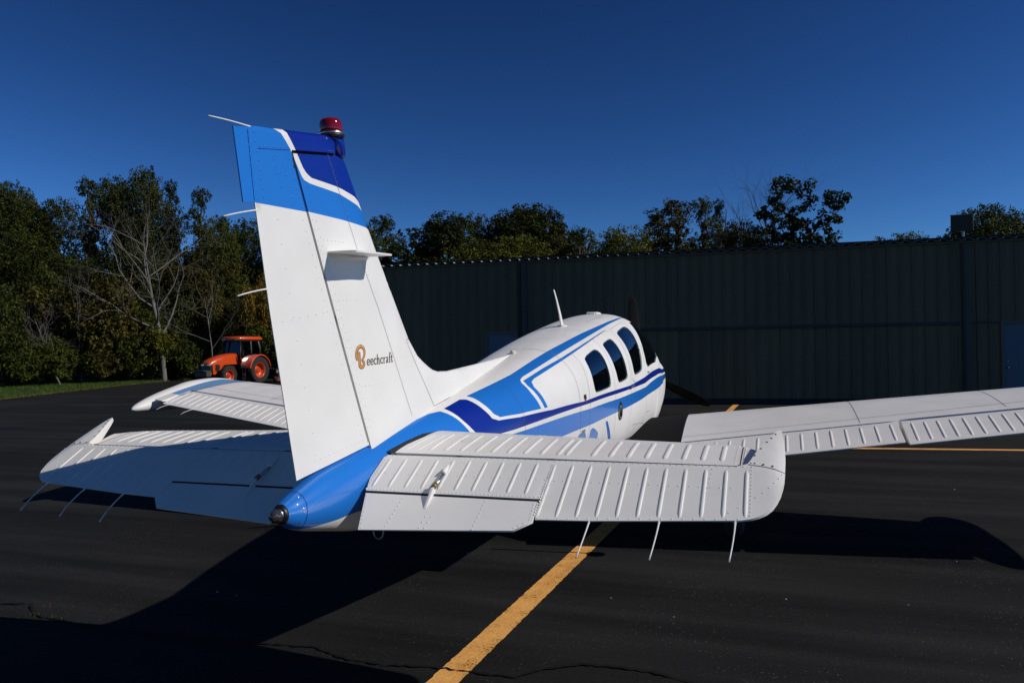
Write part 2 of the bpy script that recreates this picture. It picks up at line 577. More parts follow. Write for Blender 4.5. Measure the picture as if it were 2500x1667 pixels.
# outward (away from the tarmac) is to the left when walking away from the camera
off = 11.0 * rg.power(.75, N) - .1
V, T = blades(base + nor * off[:, None], .13, .014, rg)
tag(inst('grass_verge', np_mesh('grass_verge', V, T, GRASSM)), 'strip of green mown grass along the far left pavement edge', 'grass', kind='stuff')
n = 9000
s_ = rg.uniform(0, cum[-1], n); ii = np.clip(np.searchsorted(cum, s_) - 1, 0, len(segL) - 1); tt = (s_ - cum[ii]) / segL[ii]
base = vx[ii] + (vx[ii + 1] - vx[ii]) * tt[:, None]; dirv = (vx[ii + 1] - vx[ii]) / segL[ii][:, None]; nor = np.stack([-dirv[:, 1], dirv[:, 0]], 1)
V, T = blades(base + nor * np.abs(rg.normal(0, .35, n))[:, None] - nor * .15, .07, .02, rg)
tag(inst('dry_grass_edge', np_mesh('dry_grass_edge', V, T, STRAW)), 'thin dry grass fringe where the verge meets the pavement', 'grass', kind='stuff')
pos = np.concatenate([rg.normal((-2.83, 1.36), (.045, .012), (14, 2)), rg.normal((-2.68, 1.20), (.08, .012), (46, 2))])
V, T = blades(pos, .028, .0018, rg)
tag(inst('grass_tuft', np_mesh('grass_tuft', V, T, STRAW)), 'tiny dry grass tuft growing in the pavement crack', 'grass', kind='stuff')


# ------------------------------------------------------------------ planar meshing tools
def inside(P, poly):
    P = np.asarray(P); x, y = P[:, 0], P[:, 1]
    c = np.zeros(len(P), bool)
    q = np.asarray(poly)
    j = len(q) - 1
    for i in range(len(q)):
        xi, yi = q[i]; xj, yj = q[j]
        if yi != yj:
            k = ((yi > y) != (yj > y)) & (x < (xj - xi) * (y - yi) / (yj - yi) + xi)
            c ^= k
        j = i
    return c


def dens(poly, d, closed=True):
    out = []
    n = len(poly)
    for i in range(n if closed else n - 1):
        a, b = poly[i], poly[(i + 1) % n]
        k = max(1, int(math.ceil(math.hypot(b[0] - a[0], b[1] - a[1]) / d)))
        out += [(a[0] + (b[0] - a[0]) * t / k, a[1] + (b[1] - a[1]) * t / k) for t in range(k)]
    if not closed: out.append(tuple(poly[-1]))
    return out


def smooth_poly(poly, it=1):
    """Chaikin corner rounding"""
    for _ in range(it):
        o = []
        for i in range(len(poly)):
            a, b = poly[i], poly[(i + 1) % len(poly)]
            o += [(a[0] * .75 + b[0] * .25, a[1] * .75 + b[1] * .25), (a[0] * .25 + b[0] * .75, a[1] * .25 + b[1] * .75)]
        poly = o
    return poly


def segdist(P, polys):
    P = np.asarray(P, float); D = np.full(len(P), 1e9)
    for q in polys:
        q = np.asarray(q, float); n = len(q)
        for i in range(n):
            a, b = q[i], q[(i + 1) % n]; ab = b - a
            t = np.clip(((P - a) @ ab) / max(ab @ ab, 1e-12), 0, 1)
            D = np.minimum(D, np.hypot(*(P - a - t[:, None] * ab).T))
    return D


def cdt(loops, extra, eps=1e-6):
    pts, edges = [], []
    for l in loops:
        b = len(pts); pts += [Vector(p) for p in l]
        edges += [(b + i, b + (i + 1) % len(l)) for i in range(len(l))]
    pts += [Vector(p) for p in extra]
    r = geometry.delaunay_2d_cdt(pts, edges, [], 0, eps)
    return np.array([tuple(p) for p in r[0]]), [tuple(f) for f in r[2]]


def slab(name, outline, up, lo, xf, mats, parent, sp=.06, paints=(), rows=(.004, .012, .03), coarse=None):
    """solid plate: outline in (a,b), skins at up(a,b) and lo(a,b), mapped to 3d by xf(a,b,c)"""
    if not isinstance(mats, (list, tuple)): mats = [mats]
    O = dens(outline, sp)
    A = np.array(O); mn, mx = A.min(0), A.max(0)
    g = np.array([(a + (sp / 2 if k % 2 else 0), b) for k, b in enumerate(np.arange(mn[1], mx[1], sp * .87)) for a in np.arange(mn[0], mx[0], sp)])
    loops = [O] + [dens(p, sp) for _, p in paints]
    keep = inside(g, O)
    g = g[keep]
    if len(g): g = g[segdist(g, loops) > sp * .38]
    ex = [tuple(p) for p in g]
    # offset rows along the edge so that the skins can round off there
    n = len(O)
    area = sum(O[i][0] * O[(i + 1) % n][1] - O[(i + 1) % n][0] * O[i][1] for i in range(n))
    sg = 1 if area > 0 else -1
    R = []
    for d in rows:
        for i in range(n):
            a, b = O[i - 1], O[(i + 1) % n]
            t = Vector((b[0] - a[0], b[1] - a[1]))
            if t.length < 1e-9: continue
            t.normalize()
            R.append((O[i][0] - sg * t.y * d, O[i][1] + sg * t.x * d))
    if R:
        R = np.array(R); k = inside(R, O); R = R[k]
        D = segdist(R, [O]); R = R[D > min(rows) * .6]
        ex += [tuple(p) for p in R]
    V, F = cdt(loops, ex)
    cen = np.array([V[list(f)].mean(0) for f in F])
    ok = inside(cen, O)
    mi = np.zeros(len(F), int)
    for k, p in paints:
        mi[inside(cen, p)] = k
    F2 = [f for f, o in zip(F, ok) if o]; mi = mi[ok]
    used = sorted({i for f in F2 for i in f}); mp = {u: i for i, u in enumerate(used)}
    nv = len(used)
    v3 = [xf(V[u][0], V[u][1], up(V[u][0], V[u][1])) for u in used] + [xf(V[u][0], V[u][1], lo(V[u][0], V[u][1])) for u in used]
    faces = [tuple(mp[i] for i in f) for f in F2]
    cnt = {}
    for fi, f in enumerate(faces):
        for i in range(len(f)):
            e = (f[i], f[(i + 1) % len(f)]); k = tuple(sorted(e))
            cnt.setdefault(k, []).append((e, fi))
    allf = list(faces) + [tuple(i + nv for i in f[::-1]) for f in faces]
    idx = list(mi) + list(mi)
    for k, l in cnt.items():
        if len(l) == 1:
            (a, b), fi = l[0]
            allf.append((b, a, a + nv, b + nv)); idx.append(mi[fi])
    o = mk(name, v3, allf, mats, parent, True, [int(i) for i in idx])
    import bmesh
    bm = bmesh.new(); bm.from_mesh(o.data)
    bmesh.ops.recalc_face_normals(bm, faces=bm.faces[:])
    bm.to_mesh(o.data); bm.free()
    autosmooth(o, 50)
    return o


def frame_at(a, b, up, xf, e=.004):
    p = Vector(xf(a, b, up(a, b)))
    ta = Vector(xf(a + e, b, up(a + e, b))) - Vector(xf(a - e, b, up(a - e, b)))
    tb = Vector(xf(a, b + e, up(a, b + e))) - Vector(xf(a, b - e, up(a, b - e)))
    return p, ta.normalized(), tb.normalized()


def rivets(name, pts, up, xf, parent, out, r=.0038, m=WHITE):
    """out: a 3d direction that the rivet heads face"""
    mb = MB()
    for a, b in pts:
        p, ta, tb = frame_at(a, b, up, xf)
        nrm = ta.cross(tb)
        if nrm.length < 1e-6: continue
        nrm.normalize()
        if nrm.dot(Vector(out)) < 0: nrm = -nrm
        u = nrm.orthogonal().normalized(); v = nrm.cross(u)
        ring = [p + (u * math.cos(k * math.pi / 3) + v * math.sin(k * math.pi / 3)) * r - nrm * .0004 for k in range(6)]
        ring2 = [p + (u * math.cos(k * math.pi / 3) + v * math.sin(k * math.pi / 3)) * r * .62 + nrm * r * .5 for k in range(6)]
        mb.add(ring + ring2, [(k, (k + 1) % 6, 6 + (k + 1) % 6, 6 + k) for k in range(6)] + [tuple(range(6, 12))])
    o = mb.build(name, m, parent, smooth=True)
    return tag(o, kind='stuff')


def along(a, b, step, ends=True):
    L = math.hypot(b[0] - a[0], b[1] - a[1]); n = max(1, int(round(L / step)))
    return [(a[0] + (b[0] - a[0]) * i / n, a[1] + (b[1] - a[1]) * i / n) for i in range(n + 1)]


def strip_on(name, path, wid, up, xf, m, parent, lift=.0008, out=(0, 0, 1), step=.03):
    """thin line (seam, stripe) lying on a skin"""
    P = dens(path, step, False)
    v, f = [], []
    for i, p in enumerate(P):
        a, b = P[max(i - 1, 0)], P[min(i + 1, len(P) - 1)]
        t = Vector((b[0] - a[0], b[1] - a[1])).normalized()
        for s in (-1, 1):
            q = (p[0] - s * t.y * wid / 2, p[1] + s * t.x * wid / 2)
            c, ta, tb = frame_at(q[0], q[1], up, xf)
            n = ta.cross(tb).normalized()
            if n.dot(Vector(out)) < 0: n = -n
            v.append(c + n * lift)
    for i in range(len(P) - 1): f.append((2 * i, 2 * i + 1, 2 * i + 3, 2 * i + 2))
    return mk(name, v, f, m, parent)


def bead(name, a0, b0, b1, up, xf, m, parent, wid=.020, hgt=.0065, out=(0, 0, 1), a1=None):
    """raised stiffening bead pressed into a skin, from (a0,b0) to (a1,b1)"""
    if a1 is None: a1 = a0
    v, f = [], []
    K = [0, .04, .09, .2, .5, .8, .91, .96, 1]; H = [0, .55, .9, 1, 1, 1, .9, .55, 0]
    prof = [(-.5, -.05), (-.36, .45), (-.16, .92), (.16, .92), (.36, .45), (.5, -.05)]
    for k, h in zip(K, H):
        b = b0 + (b1 - b0) * k; a = a0 + (a1 - a0) * k
        c, ta, tb = frame_at(a, b, up, xf)
        n = ta.cross(tb).normalized()
        if n.dot(Vector(out)) < 0: n = -n
        ww = wid * (.45 + .55 * min(1, h * 1.1))
        for (q, e) in prof:
            v.append(c + ta * (q * ww) + n * (e * h * hgt + (-.0012 if e < 0 else 0)))
    m_ = len(prof)
    for i in range(len(K) - 1):
        for j in range(m_ - 1):
            f.append((i * m_ + j, i * m_ + j + 1, (i + 1) * m_ + j + 1, (i + 1) * m_ + j))
    return mk(name, v, f, m, parent)


# ------------------------------------------------------------------ the aircraft
AC = empty('light_aircraft', (0, 0, 0))
tag(AC, 'white and blue single-engine low-wing propeller aircraft parked on the dark apron', 'aircraft')

#  station y, top z, bottom z, half width, z of max width, upper and lower superellipse power
ST = np.array([
    [0.03, 1.086, 1.006, .038, 1.046, 2, 2], [0.07, 1.104, .982, .054, 1.045, 2, 2], [0.14, 1.128, .958, .068, 1.052, 2, 2], [0.30, 1.178, .92, .090, 1.065, 2, 2.05],
    [0.614, 1.240, .855, .112, 1.08, 2, 2.1], [1.25, 1.355, .79, .205, 1.11, 2.1, 2.2], [2.0, 1.49, .735, .34, 1.15, 2.3, 2.3], [2.8, 1.645, .69, .44, 1.19, 2.5, 2.4],
    [3.6, 1.785, .67, .515, 1.22, 2.6, 2.5], [4.3, 1.895, .63, .56, 1.23, 2.6, 2.6], [5.0, 1.99, .61, .585, 1.24, 2.6, 2.6],
    [5.6, 2.04, .60, .59, 1.25, 2.5, 2.6], [6.0, 2.02, .61, .585, 1.25, 2.4, 2.6], [6.35, 1.86, .63, .575, 1.26, 2.35, 2.6],
    [6.75, 1.66, .66, .525, 1.27, 2.5, 2.6], [7.3, 1.61, .70, .47, 1.27, 2.5, 2.5], [7.8, 1.56, .80, .39, 1.28, 2.3, 2.3],
    [8.0, 1.52, .92, .30, 1.29, 2.1, 2.1]])


def pchip(x, xs, Y):
    h = np.diff(xs); d = np.diff(Y, axis=0) / h[:, None]
    m = np.zeros_like(Y)
    for k in range(1, len(xs) - 1):
        a, b = d[k - 1], d[k]; w1 = 2 * h[k] + h[k - 1]; w2 = h[k] + 2 * h[k - 1]
        ok = (a * b) > 0
        m[k] = np.where(ok, (w1 + w2) / (w1 / np.where(ok, a, 1) + w2 / np.where(ok, b, 1)), 0)
    m[0] = d[0]; m[-1] = d[-1]
    i = np.clip(np.searchsorted(xs, x) - 1, 0, len(xs) - 2); t = ((x - xs[i]) / h[i])[:, None]; H = h[i][:, None]
    return (2 * t**3 - 3 * t**2 + 1) * Y[i] + (t**3 - 2 * t**2 + t) * H * m[i] + (-2 * t**3 + 3 * t**2) * Y[i + 1] + (t**3 - t**2) * H * m[i + 1]


def hull(y, th):
    y = np.atleast_1d(np.asarray(y, float)); th = np.radians(np.clip(np.atleast_1d(np.asarray(th, float)), -90, 90))
    p = pchip(np.clip(y, .03, 8.0), ST[:, 0], ST[:, 1:]); zt, zb, w_, zs, pu, pl = p.T
    c = np.clip(np.cos(th), 0, 1); s = np.sin(th)
    e = np.where(s >= 0, 2 / pu, 2 / pl)
    return np.stack([w_ * c**e, y, zs + np.where(s >= 0, zt - zs, zs - zb) * np.sign(s) * np.abs(s)**e], -1)


def hull_n(y, th):
    th2 = np.clip(th, -89.5, 89.5)
    a = hull(y + 2e-3, th2) - hull(y - 2e-3, th2)
    b = hull(y, th2 + .3) - hull(y, th2 - .3)
    n = np.cross(a, b); n /= np.linalg.norm(n, axis=1)[:, None] + 1e-12
    c = hull(y, th2); cz = np.array([0, 0, 1.15])
    s = np.sign((n * (c - np.stack([0 * c[:, 0], c[:, 1], pchip(np.clip(c[:, 1], .03, 8.0), ST[:, 0], ST[:, 1:])[:, 3]], 1))).sum(1)); s[s == 0] = 1
    return n * s[:, None]


KV = .0085
pA = [(1.656, 68.1), (2.263, 65.6), (2.67, 67.8), (2.99, 69.0), (3.835, 69.0), (4.668, 67.7), (5.45, 67.9), (5.78, 67.5), (5.4, 66.0), (4.398, 63.0), (3.111, 58.9), (2.563, 56.3), (2.325, 55.4), (2.265, 53.4), (2.242, 49.0), (2.255, 33.1), (2.308, 14.7), (2.006, 18.9), (1.778, 24.0), (1.728, 30.4), (1.696, 46.8), (1.677, 61.2)]
pB = [(2.281, 50.7), (2.631, 52.5), (3.041, 53.2), (4.51, 60.1), (4.394, 59.0), (3.015, 49.8), (2.421, 46.7), (2.357, 44.8), (2.337, 38.2), (2.409, 13.3), (2.358, 14.0), (2.319, 27.4), (2.275, 43.0)]
pC = [(1.375, 66.3), (1.575, 68.1), (1.615, 63.3), (1.632, 55.3), (1.659, 40.6), (1.695, 26.0), (1.752, 21.2), (1.995, 15.8), (2.475, 9.6), (3.103, 5.6), (4.442, 5.0), (5.114, 6.6), (6.0, 11), (7.029, 18.0), (7.96, 21), (7.96, 13), (6.675, 10.4), (5.7, 5.6), (5.104, 3.3), (3.971, 3.0), (3.218, 3.1), (2.421, 4.8), (1.906, 6.2), (1.7, 7.5), (1.52, 11), (1.465, 24.7), (1.427, 36.8), (1.40, 51.1)]
pD = [(7.96, 10), (6.353, 6.8), (5.17, 1.5), (4.008, 0.6), (3.214, 0.4), (2.041, 2.4), (1.7, 3.5), (1.65, -10), (2.2, -11.5), (2.828, -9.5), (3.283, -8.5), (4.094, -4.8), (5.236, -1.7), (6.303, .2), (7.96, 2)]
pE = [(.0301, 89.9), (.63, 89.9), (.72, 78), (.836, 70.7), (1.039, 73.4), (1.234, 71.0), (1.326, 65.1), (1.353, 55.4), (1.385, 42.8), (1.421, 27.9), (1.47, 12), (1.50, 5), (1.53, -4), (1.3, -11), (1.0, -18), (.7, -24), (.467, -30.3), (.389, -33.8), (.317, -40.5), (.239, -47), (.187, -55), (.128, -64), (.075, -89.9), (.0301, -89.9)]
W1 = [(3.385, 41.9), (3.68, 45.1), (3.75, 44.5), (3.79, 39.5), (3.80, 30.9), (3.80, 22.7), (3.80, 14.3), (3.79, 9.4), (3.75, 8.0), (3.40, 7.7), (3.355, 9.2), (3.345, 16.3), (3.352, 24.5), (3.356, 30), (3.36, 36)]
W2 = [(4.0, 46.7), (4.26, 48.5), (4.32, 47.6), (4.345, 41.0), (4.355, 32.1), (4.362, 22.6), (4.366, 14.5), (4.364, 10.6), (4.31, 9.5), (4.06, 8.7), (4.015, 10.2), (3.998, 16.9), (3.984, 24), (3.976, 33), (3.972, 42)]
W3 = [(4.64, 51.5), (5.06, 54.8), (5.15, 53.6), (5.175, 47.3), (5.141, 37.5), (5.106, 26.9), (5.069, 18.6), (5.02, 12.4), (4.93, 10.8), (4.67, 9.9), (4.62, 11.4), (4.614, 19.0), (4.612, 28), (4.608, 39), (4.605, 47)]
W4 = [(5.50, 57.0), (5.85, 61.5), (6.02, 75), (6.03, 89.95), (6.72, 89.95), (6.66, 62), (6.45, 38), (6.2, 24), (5.90, 15.9), (5.33, 12.2), (5.265, 15.2), (5.27, 24.5), (5.34, 36.5), (5.42, 48)]
let1 = [(3.00, -13.0), (3.05, -12.4), (3.12, -13.2), (3.16, -17), (3.16, -34), (3.10, -37), (2.95, -37), (2.90, -34), (2.92, -17)]
let2 = [(3.24, -14.0), (3.245, -12.5), (3.30, -11.6), (3.40, -14.8), (3.46, -18.2), (3.47, -34), (3.42, -37), (3.27, -37), (3.23, -34)]
let3 = [(3.617, -10.2), (3.672, -9.8), (3.84, -23), (3.97, -34), (3.90, -34), (3.74, -21.8)]

sc = lambda P: [(a, b * KV) for a, b in P]
pols = [('A', 1, sc(pA)), ('B', 1, sc(pB)), ('C', 2, sc(pC)), ('D', 1, sc(pD)), ('E', 1, sc(pE)), ('l1', 1, sc(let1)), ('l2', 1, sc(let2)), ('l3', 1, sc(let3))]
wins = [sc(smooth_poly(W1, 1)), sc(smooth_poly(W2, 1)), sc(smooth_poly(W3, 1)), sc(W4)]
Y0, Y1, V0, V1 = .03, 8.0, -90 * KV, 90 * KV
rect = dens([(Y0, V0), (Y1, V0), (Y1, V1), (Y0, V1)], .04)
loops = [rect] + [dens(p, .03) for _, _, p in pols] + [dens(p, .025) for p in wins]
gy = np.arange(Y0 + .04, Y1, .045); gv = np.linspace(V0 + .02, V1 - .02, 44)
g = np.array([(a, b) for a in gy for b in gv])
g = g[segdist(g, loops) > .012]
CV, CF = cdt(loops, [tuple(p) for p in g])
cen = np.array([CV[list(f)].mean(0) for f in CF])
okf = inside(cen, [(Y0, V0), (Y1, V0), (Y1, V1), (Y0, V1)])
key = np.zeros(len(CF), int)
for _, k, p in pols: key[inside(cen, p)] = k
winid = np.full(len(CF), -1)
for i, p in enumerate(wins): winid[inside(cen, p)] = i
H3 = hull(CV[:, 0], CV[:, 1] / KV); HN = hull_n(CV[:, 0], CV[:, 1] / KV)
HN[np.abs(CV[:, 1] / KV) > 89.7, 0] = 0


def hull_piece(name, sel, mats, off, parent, midx=None, sides=(1, -1)):
    v, f, n, mi = [], [], [], []
    for s in sides:
        used = sorted({i for k in np.nonzero(sel)[0] for i in CF[k]}); mp = {u: i + len(v) for i, u in enumerate(used)}
        for u in used:
            p = H3[u] + HN[u] * off
            v.append((s * p[0], p[1], p[2])); n.append((s * HN[u][0], HN[u][1], HN[u][2]))
        for k in np.nonzero(sel)[0]:
            t = [mp[i] for i in CF[k]]
            f.append(t if s > 0 else t[::-1]); mi.append(int(midx[k]) if midx is not None else 0)
    o = mk(name, v, f, mats, parent, True, mi)
    # orient faces to the analytic normals
    me = o.data
    bad = sum(1 for p in me.polygons if Vector(n[p.vertices[0]]).dot(p.normal) < 0)
    if bad > len(me.polygons) / 2: me.flip_normals()
    me.normals_split_custom_set_from_vertices([Vector(q).normalized() for q in n])
    return o


body = okf & (winid < 0)
FUS = hull_piece('fuselage', body, [WHITE, BLUE, NAVY], 0, AC, key)
cab = body & (cen[:, 0] > 2.9) & (cen[:, 0] < 6.9)
hull_piece('cabin_lining', cab, [INTER], -.035, AC)


def hp(y, th, off=0.0, s=1):
    y = np.array([y], float); th = np.array([th], float)
    p = hull(y, th)[0] + hull_n(y, th)[0] * off
    return Vector((s * p[0], p[1], p[2]))


for i, p in enumerate(wins):
    for s in ((1, -1) if i < 3 else (0,)):
        pane = hull_piece('windshield' if i == 3 else 'cabin_window', winid == i, [GLASS], -.007, AC, sides=(s,) if s else (1, -1))
        for s2 in ((s,) if s else (1, -1)):
            q = dens(p, .025)
            v, f = [], []
            m_ = len(q)
            cxy = np.mean(q, 0)
            for a, b in q:
                a2, b2 = cxy[0] + (a - cxy[0]) * .955, cxy[1] + (b - cxy[1]) * .965
                if i == 3: a2, b2 = a, b
                v += [hp(a, b / KV, .0006, s2), hp(a, b / KV, -.011, s2), hp(a2, b2 / KV, -.0062, s2)]
            for k in range(m_):
                j = (k + 1) % m_
                if i == 3 and q[k][1] / KV > 89.8 and q[j][1] / KV > 89.8: continue
                f += [(3 * k, 3 * j, 3 * j + 1, 3 * k + 1), (3 * k + 1, 3 * j + 1, 3 * j + 2, 3 * k + 2)]
            mk('window_frame', v, f, mat('window_seal', (.33, .40, .38), .4), pane)


def hull_strip(name, path, wid, m, parent, s=1, lift=.0009, step=.03):
    P = dens([(a, b * KV) for a, b in path], step, False)
    v, f = [], []
    for i, p in enumerate(P):
        a, b = P[max(i - 1, 0)], P[min(i + 1, len(P) - 1)]
        t = Vector((b[0] - a[0], b[1] - a[1])).normalized()
        for e in (-1, 1):
            v.append(hp(p[0] - e * t.y * wid / 2, (p[1] + e * t.x * wid / 2) / KV, lift, s))
    for i in range(len(P) - 1): f.append((2 * i, 2 * i + 1, 2 * i + 3, 2 * i + 2))
    return mk(name, v, f, m, parent)


# skin seams and door outlines
for s in (1, -1):
    hull_strip('skin_seam', [(3.0, 89), (3.0, -40)], .0035, SEAM, FUS, s)
    hull_strip('skin_seam', [(3.245, 52), (3.25, 37), (3.225, 22), (3.21, 3), (3.21, -40)], .003, SEAM, FUS, s)
    hull_strip('skin_seam', [(2.05, 60), (2.05, -40)], .002, SEAM, FUS, s)
    hull_strip('skin_seam', [(3.26, 54), (3.9, 56.5), (4.42, 58.0), (4.48, 56.0), (4.50, 40), (4.46, 3), (4.40, -26)], .003, SEAM, FUS, s)
    hull_strip('skin_seam', [(3.90, 56), (3.89, 30), (3.90, 5), (3.92, -30)], .0025, SEAM, FUS, s)
    hull_strip('skin_seam', [(4.56, 57.5), (5.10, 60.0), (5.24, 57), (5.24, 40), (5.17, 15), (5.16, -6), (5.22, -14), (5.42, -14)], .003, SEAM, FUS, s)
    hull_strip('skin_seam', [(4.56, 57.5), (4.53, 40), (4.53, 8), (4.64, 5.5), (5.05, 6.4)], .0025, SEAM, FUS, s)
    hull_strip('skin_seam', [(4.6, -20), (5.0, -22), (5.3, -26)], .0025, SEAM, FUS, s)
    hull_strip('skin_seam', [(4.5, 80), (5.2, 80)], .002, SEAM, FUS, s)


def hull_rivets(name, pts, s, r=.0026, m=WHITE):
    mb = MB()
    for y, th in pts:
        p = hp(y, th, 0, s); n = Vector(hull_n(np.array([y]), np.array([th]))[0]); n.x *= s
        u = n.orthogonal().normalized(); v = n.cross(u)
        mb.add([p + (u * math.cos(k * math.pi / 3) + v * math.sin(k * math.pi / 3)) * r for k in range(6)] + [p + n * r * .5], [(k, (k + 1) % 6, 6) for k in range(6)])
    return tag(mb.build(name, m, FUS, smooth=True), kind='stuff')


for s in (1, -1):
    R_ = [(y, 82) for y in np.arange(2.6, 5.6, .03)] + [(y, 86.5) for y in np.arange(2.6, 5.7, .03)] + [(y, 76) for y in np.arange(3.0, 5.7, .03)]
    R_ += [(3.03, t) for t in np.arange(-30, 88, 3)] + [(2.97, t) for t in np.arange(-30, 88, 3)] + [(3.23, t) for t in np.arange(-30, 2, 2)]
    R_ += [(y, t) for y in np.arange(3.07, 3.18, .035) for t in (13, 17, 21, 25)] + [(5.35 + k * .03, -8 - k * 1.2) for k in range(14)] + [(4.62, t) for t in np.arange(-30, -6, 2)]
    hull_rivets('rivets', R_, s)

# tail cone cap, light
mb = MB(); mb.lathe([(.037, .032), (.037, .027), (.034, .018), (.028, .012), (.024, .012)], 24, 'y', (0, 0, 1.046)); mb.build('tail_light_socket', BLACKP, AC, True)
mb = MB(); mb.lathe([(.022, .014), (.0235, .0), (.0225, -.012), (.018, -.024), (.010, -.031), (0.0001, -.033)], 20, 'y', (0, 0, 1.046)); tl = mb.build('tail_light', CLEAR, AC, True)
mb = MB(); mb.lathe([(.026, .016), (.026, .008), (.0238, .006)], 24, 'y', (0, 0, 1.046)); mb.build('lens_ring', ALU, tl, True)
hull_strip('cone_seam', [(.115, 89), (.115, -89)], .003, NAVY, FUS, 1)
hull_strip('cone_seam', [(.115, 89), (.115, -89)], .003, NAVY, FUS, -1)
hull_rivets('cone_screws', [(.10, 58), (.075, 34), (.098, 10), (.098, -2), (.09, -40)], 1, .0042, ALU)

# ---- wing surfaces
LEy = lambda x: 6.02 - .05 * (abs(x) - .5)
TEy = lambda x: 3.86 + .13 * (abs(x) - .5)
HGy = lambda x: 4.42 + .10 * (abs(x) - .5)


def wing_t(x, y):
    L, T = LEy(x), TEy(x); c = L - T; u = min(max((L - y) / c, 0), 1)
    return 5 * .125 * c * (.2969 * math.sqrt(u) - .126 * u - .3516 * u * u + .2843 * u**3 - .1015 * u**4) + .0012, c, T


def wz(x, y):
    t, c, T = wing_t(x, y); return .578 + .122 * abs(x) + (y - T) * .082


def wup(x, y): return wz(x, y) + 1.15 * wing_t(x, y)[0]
def wlo(x, y): return wz(x, y) - .85 * wing_t(x, y)[0]


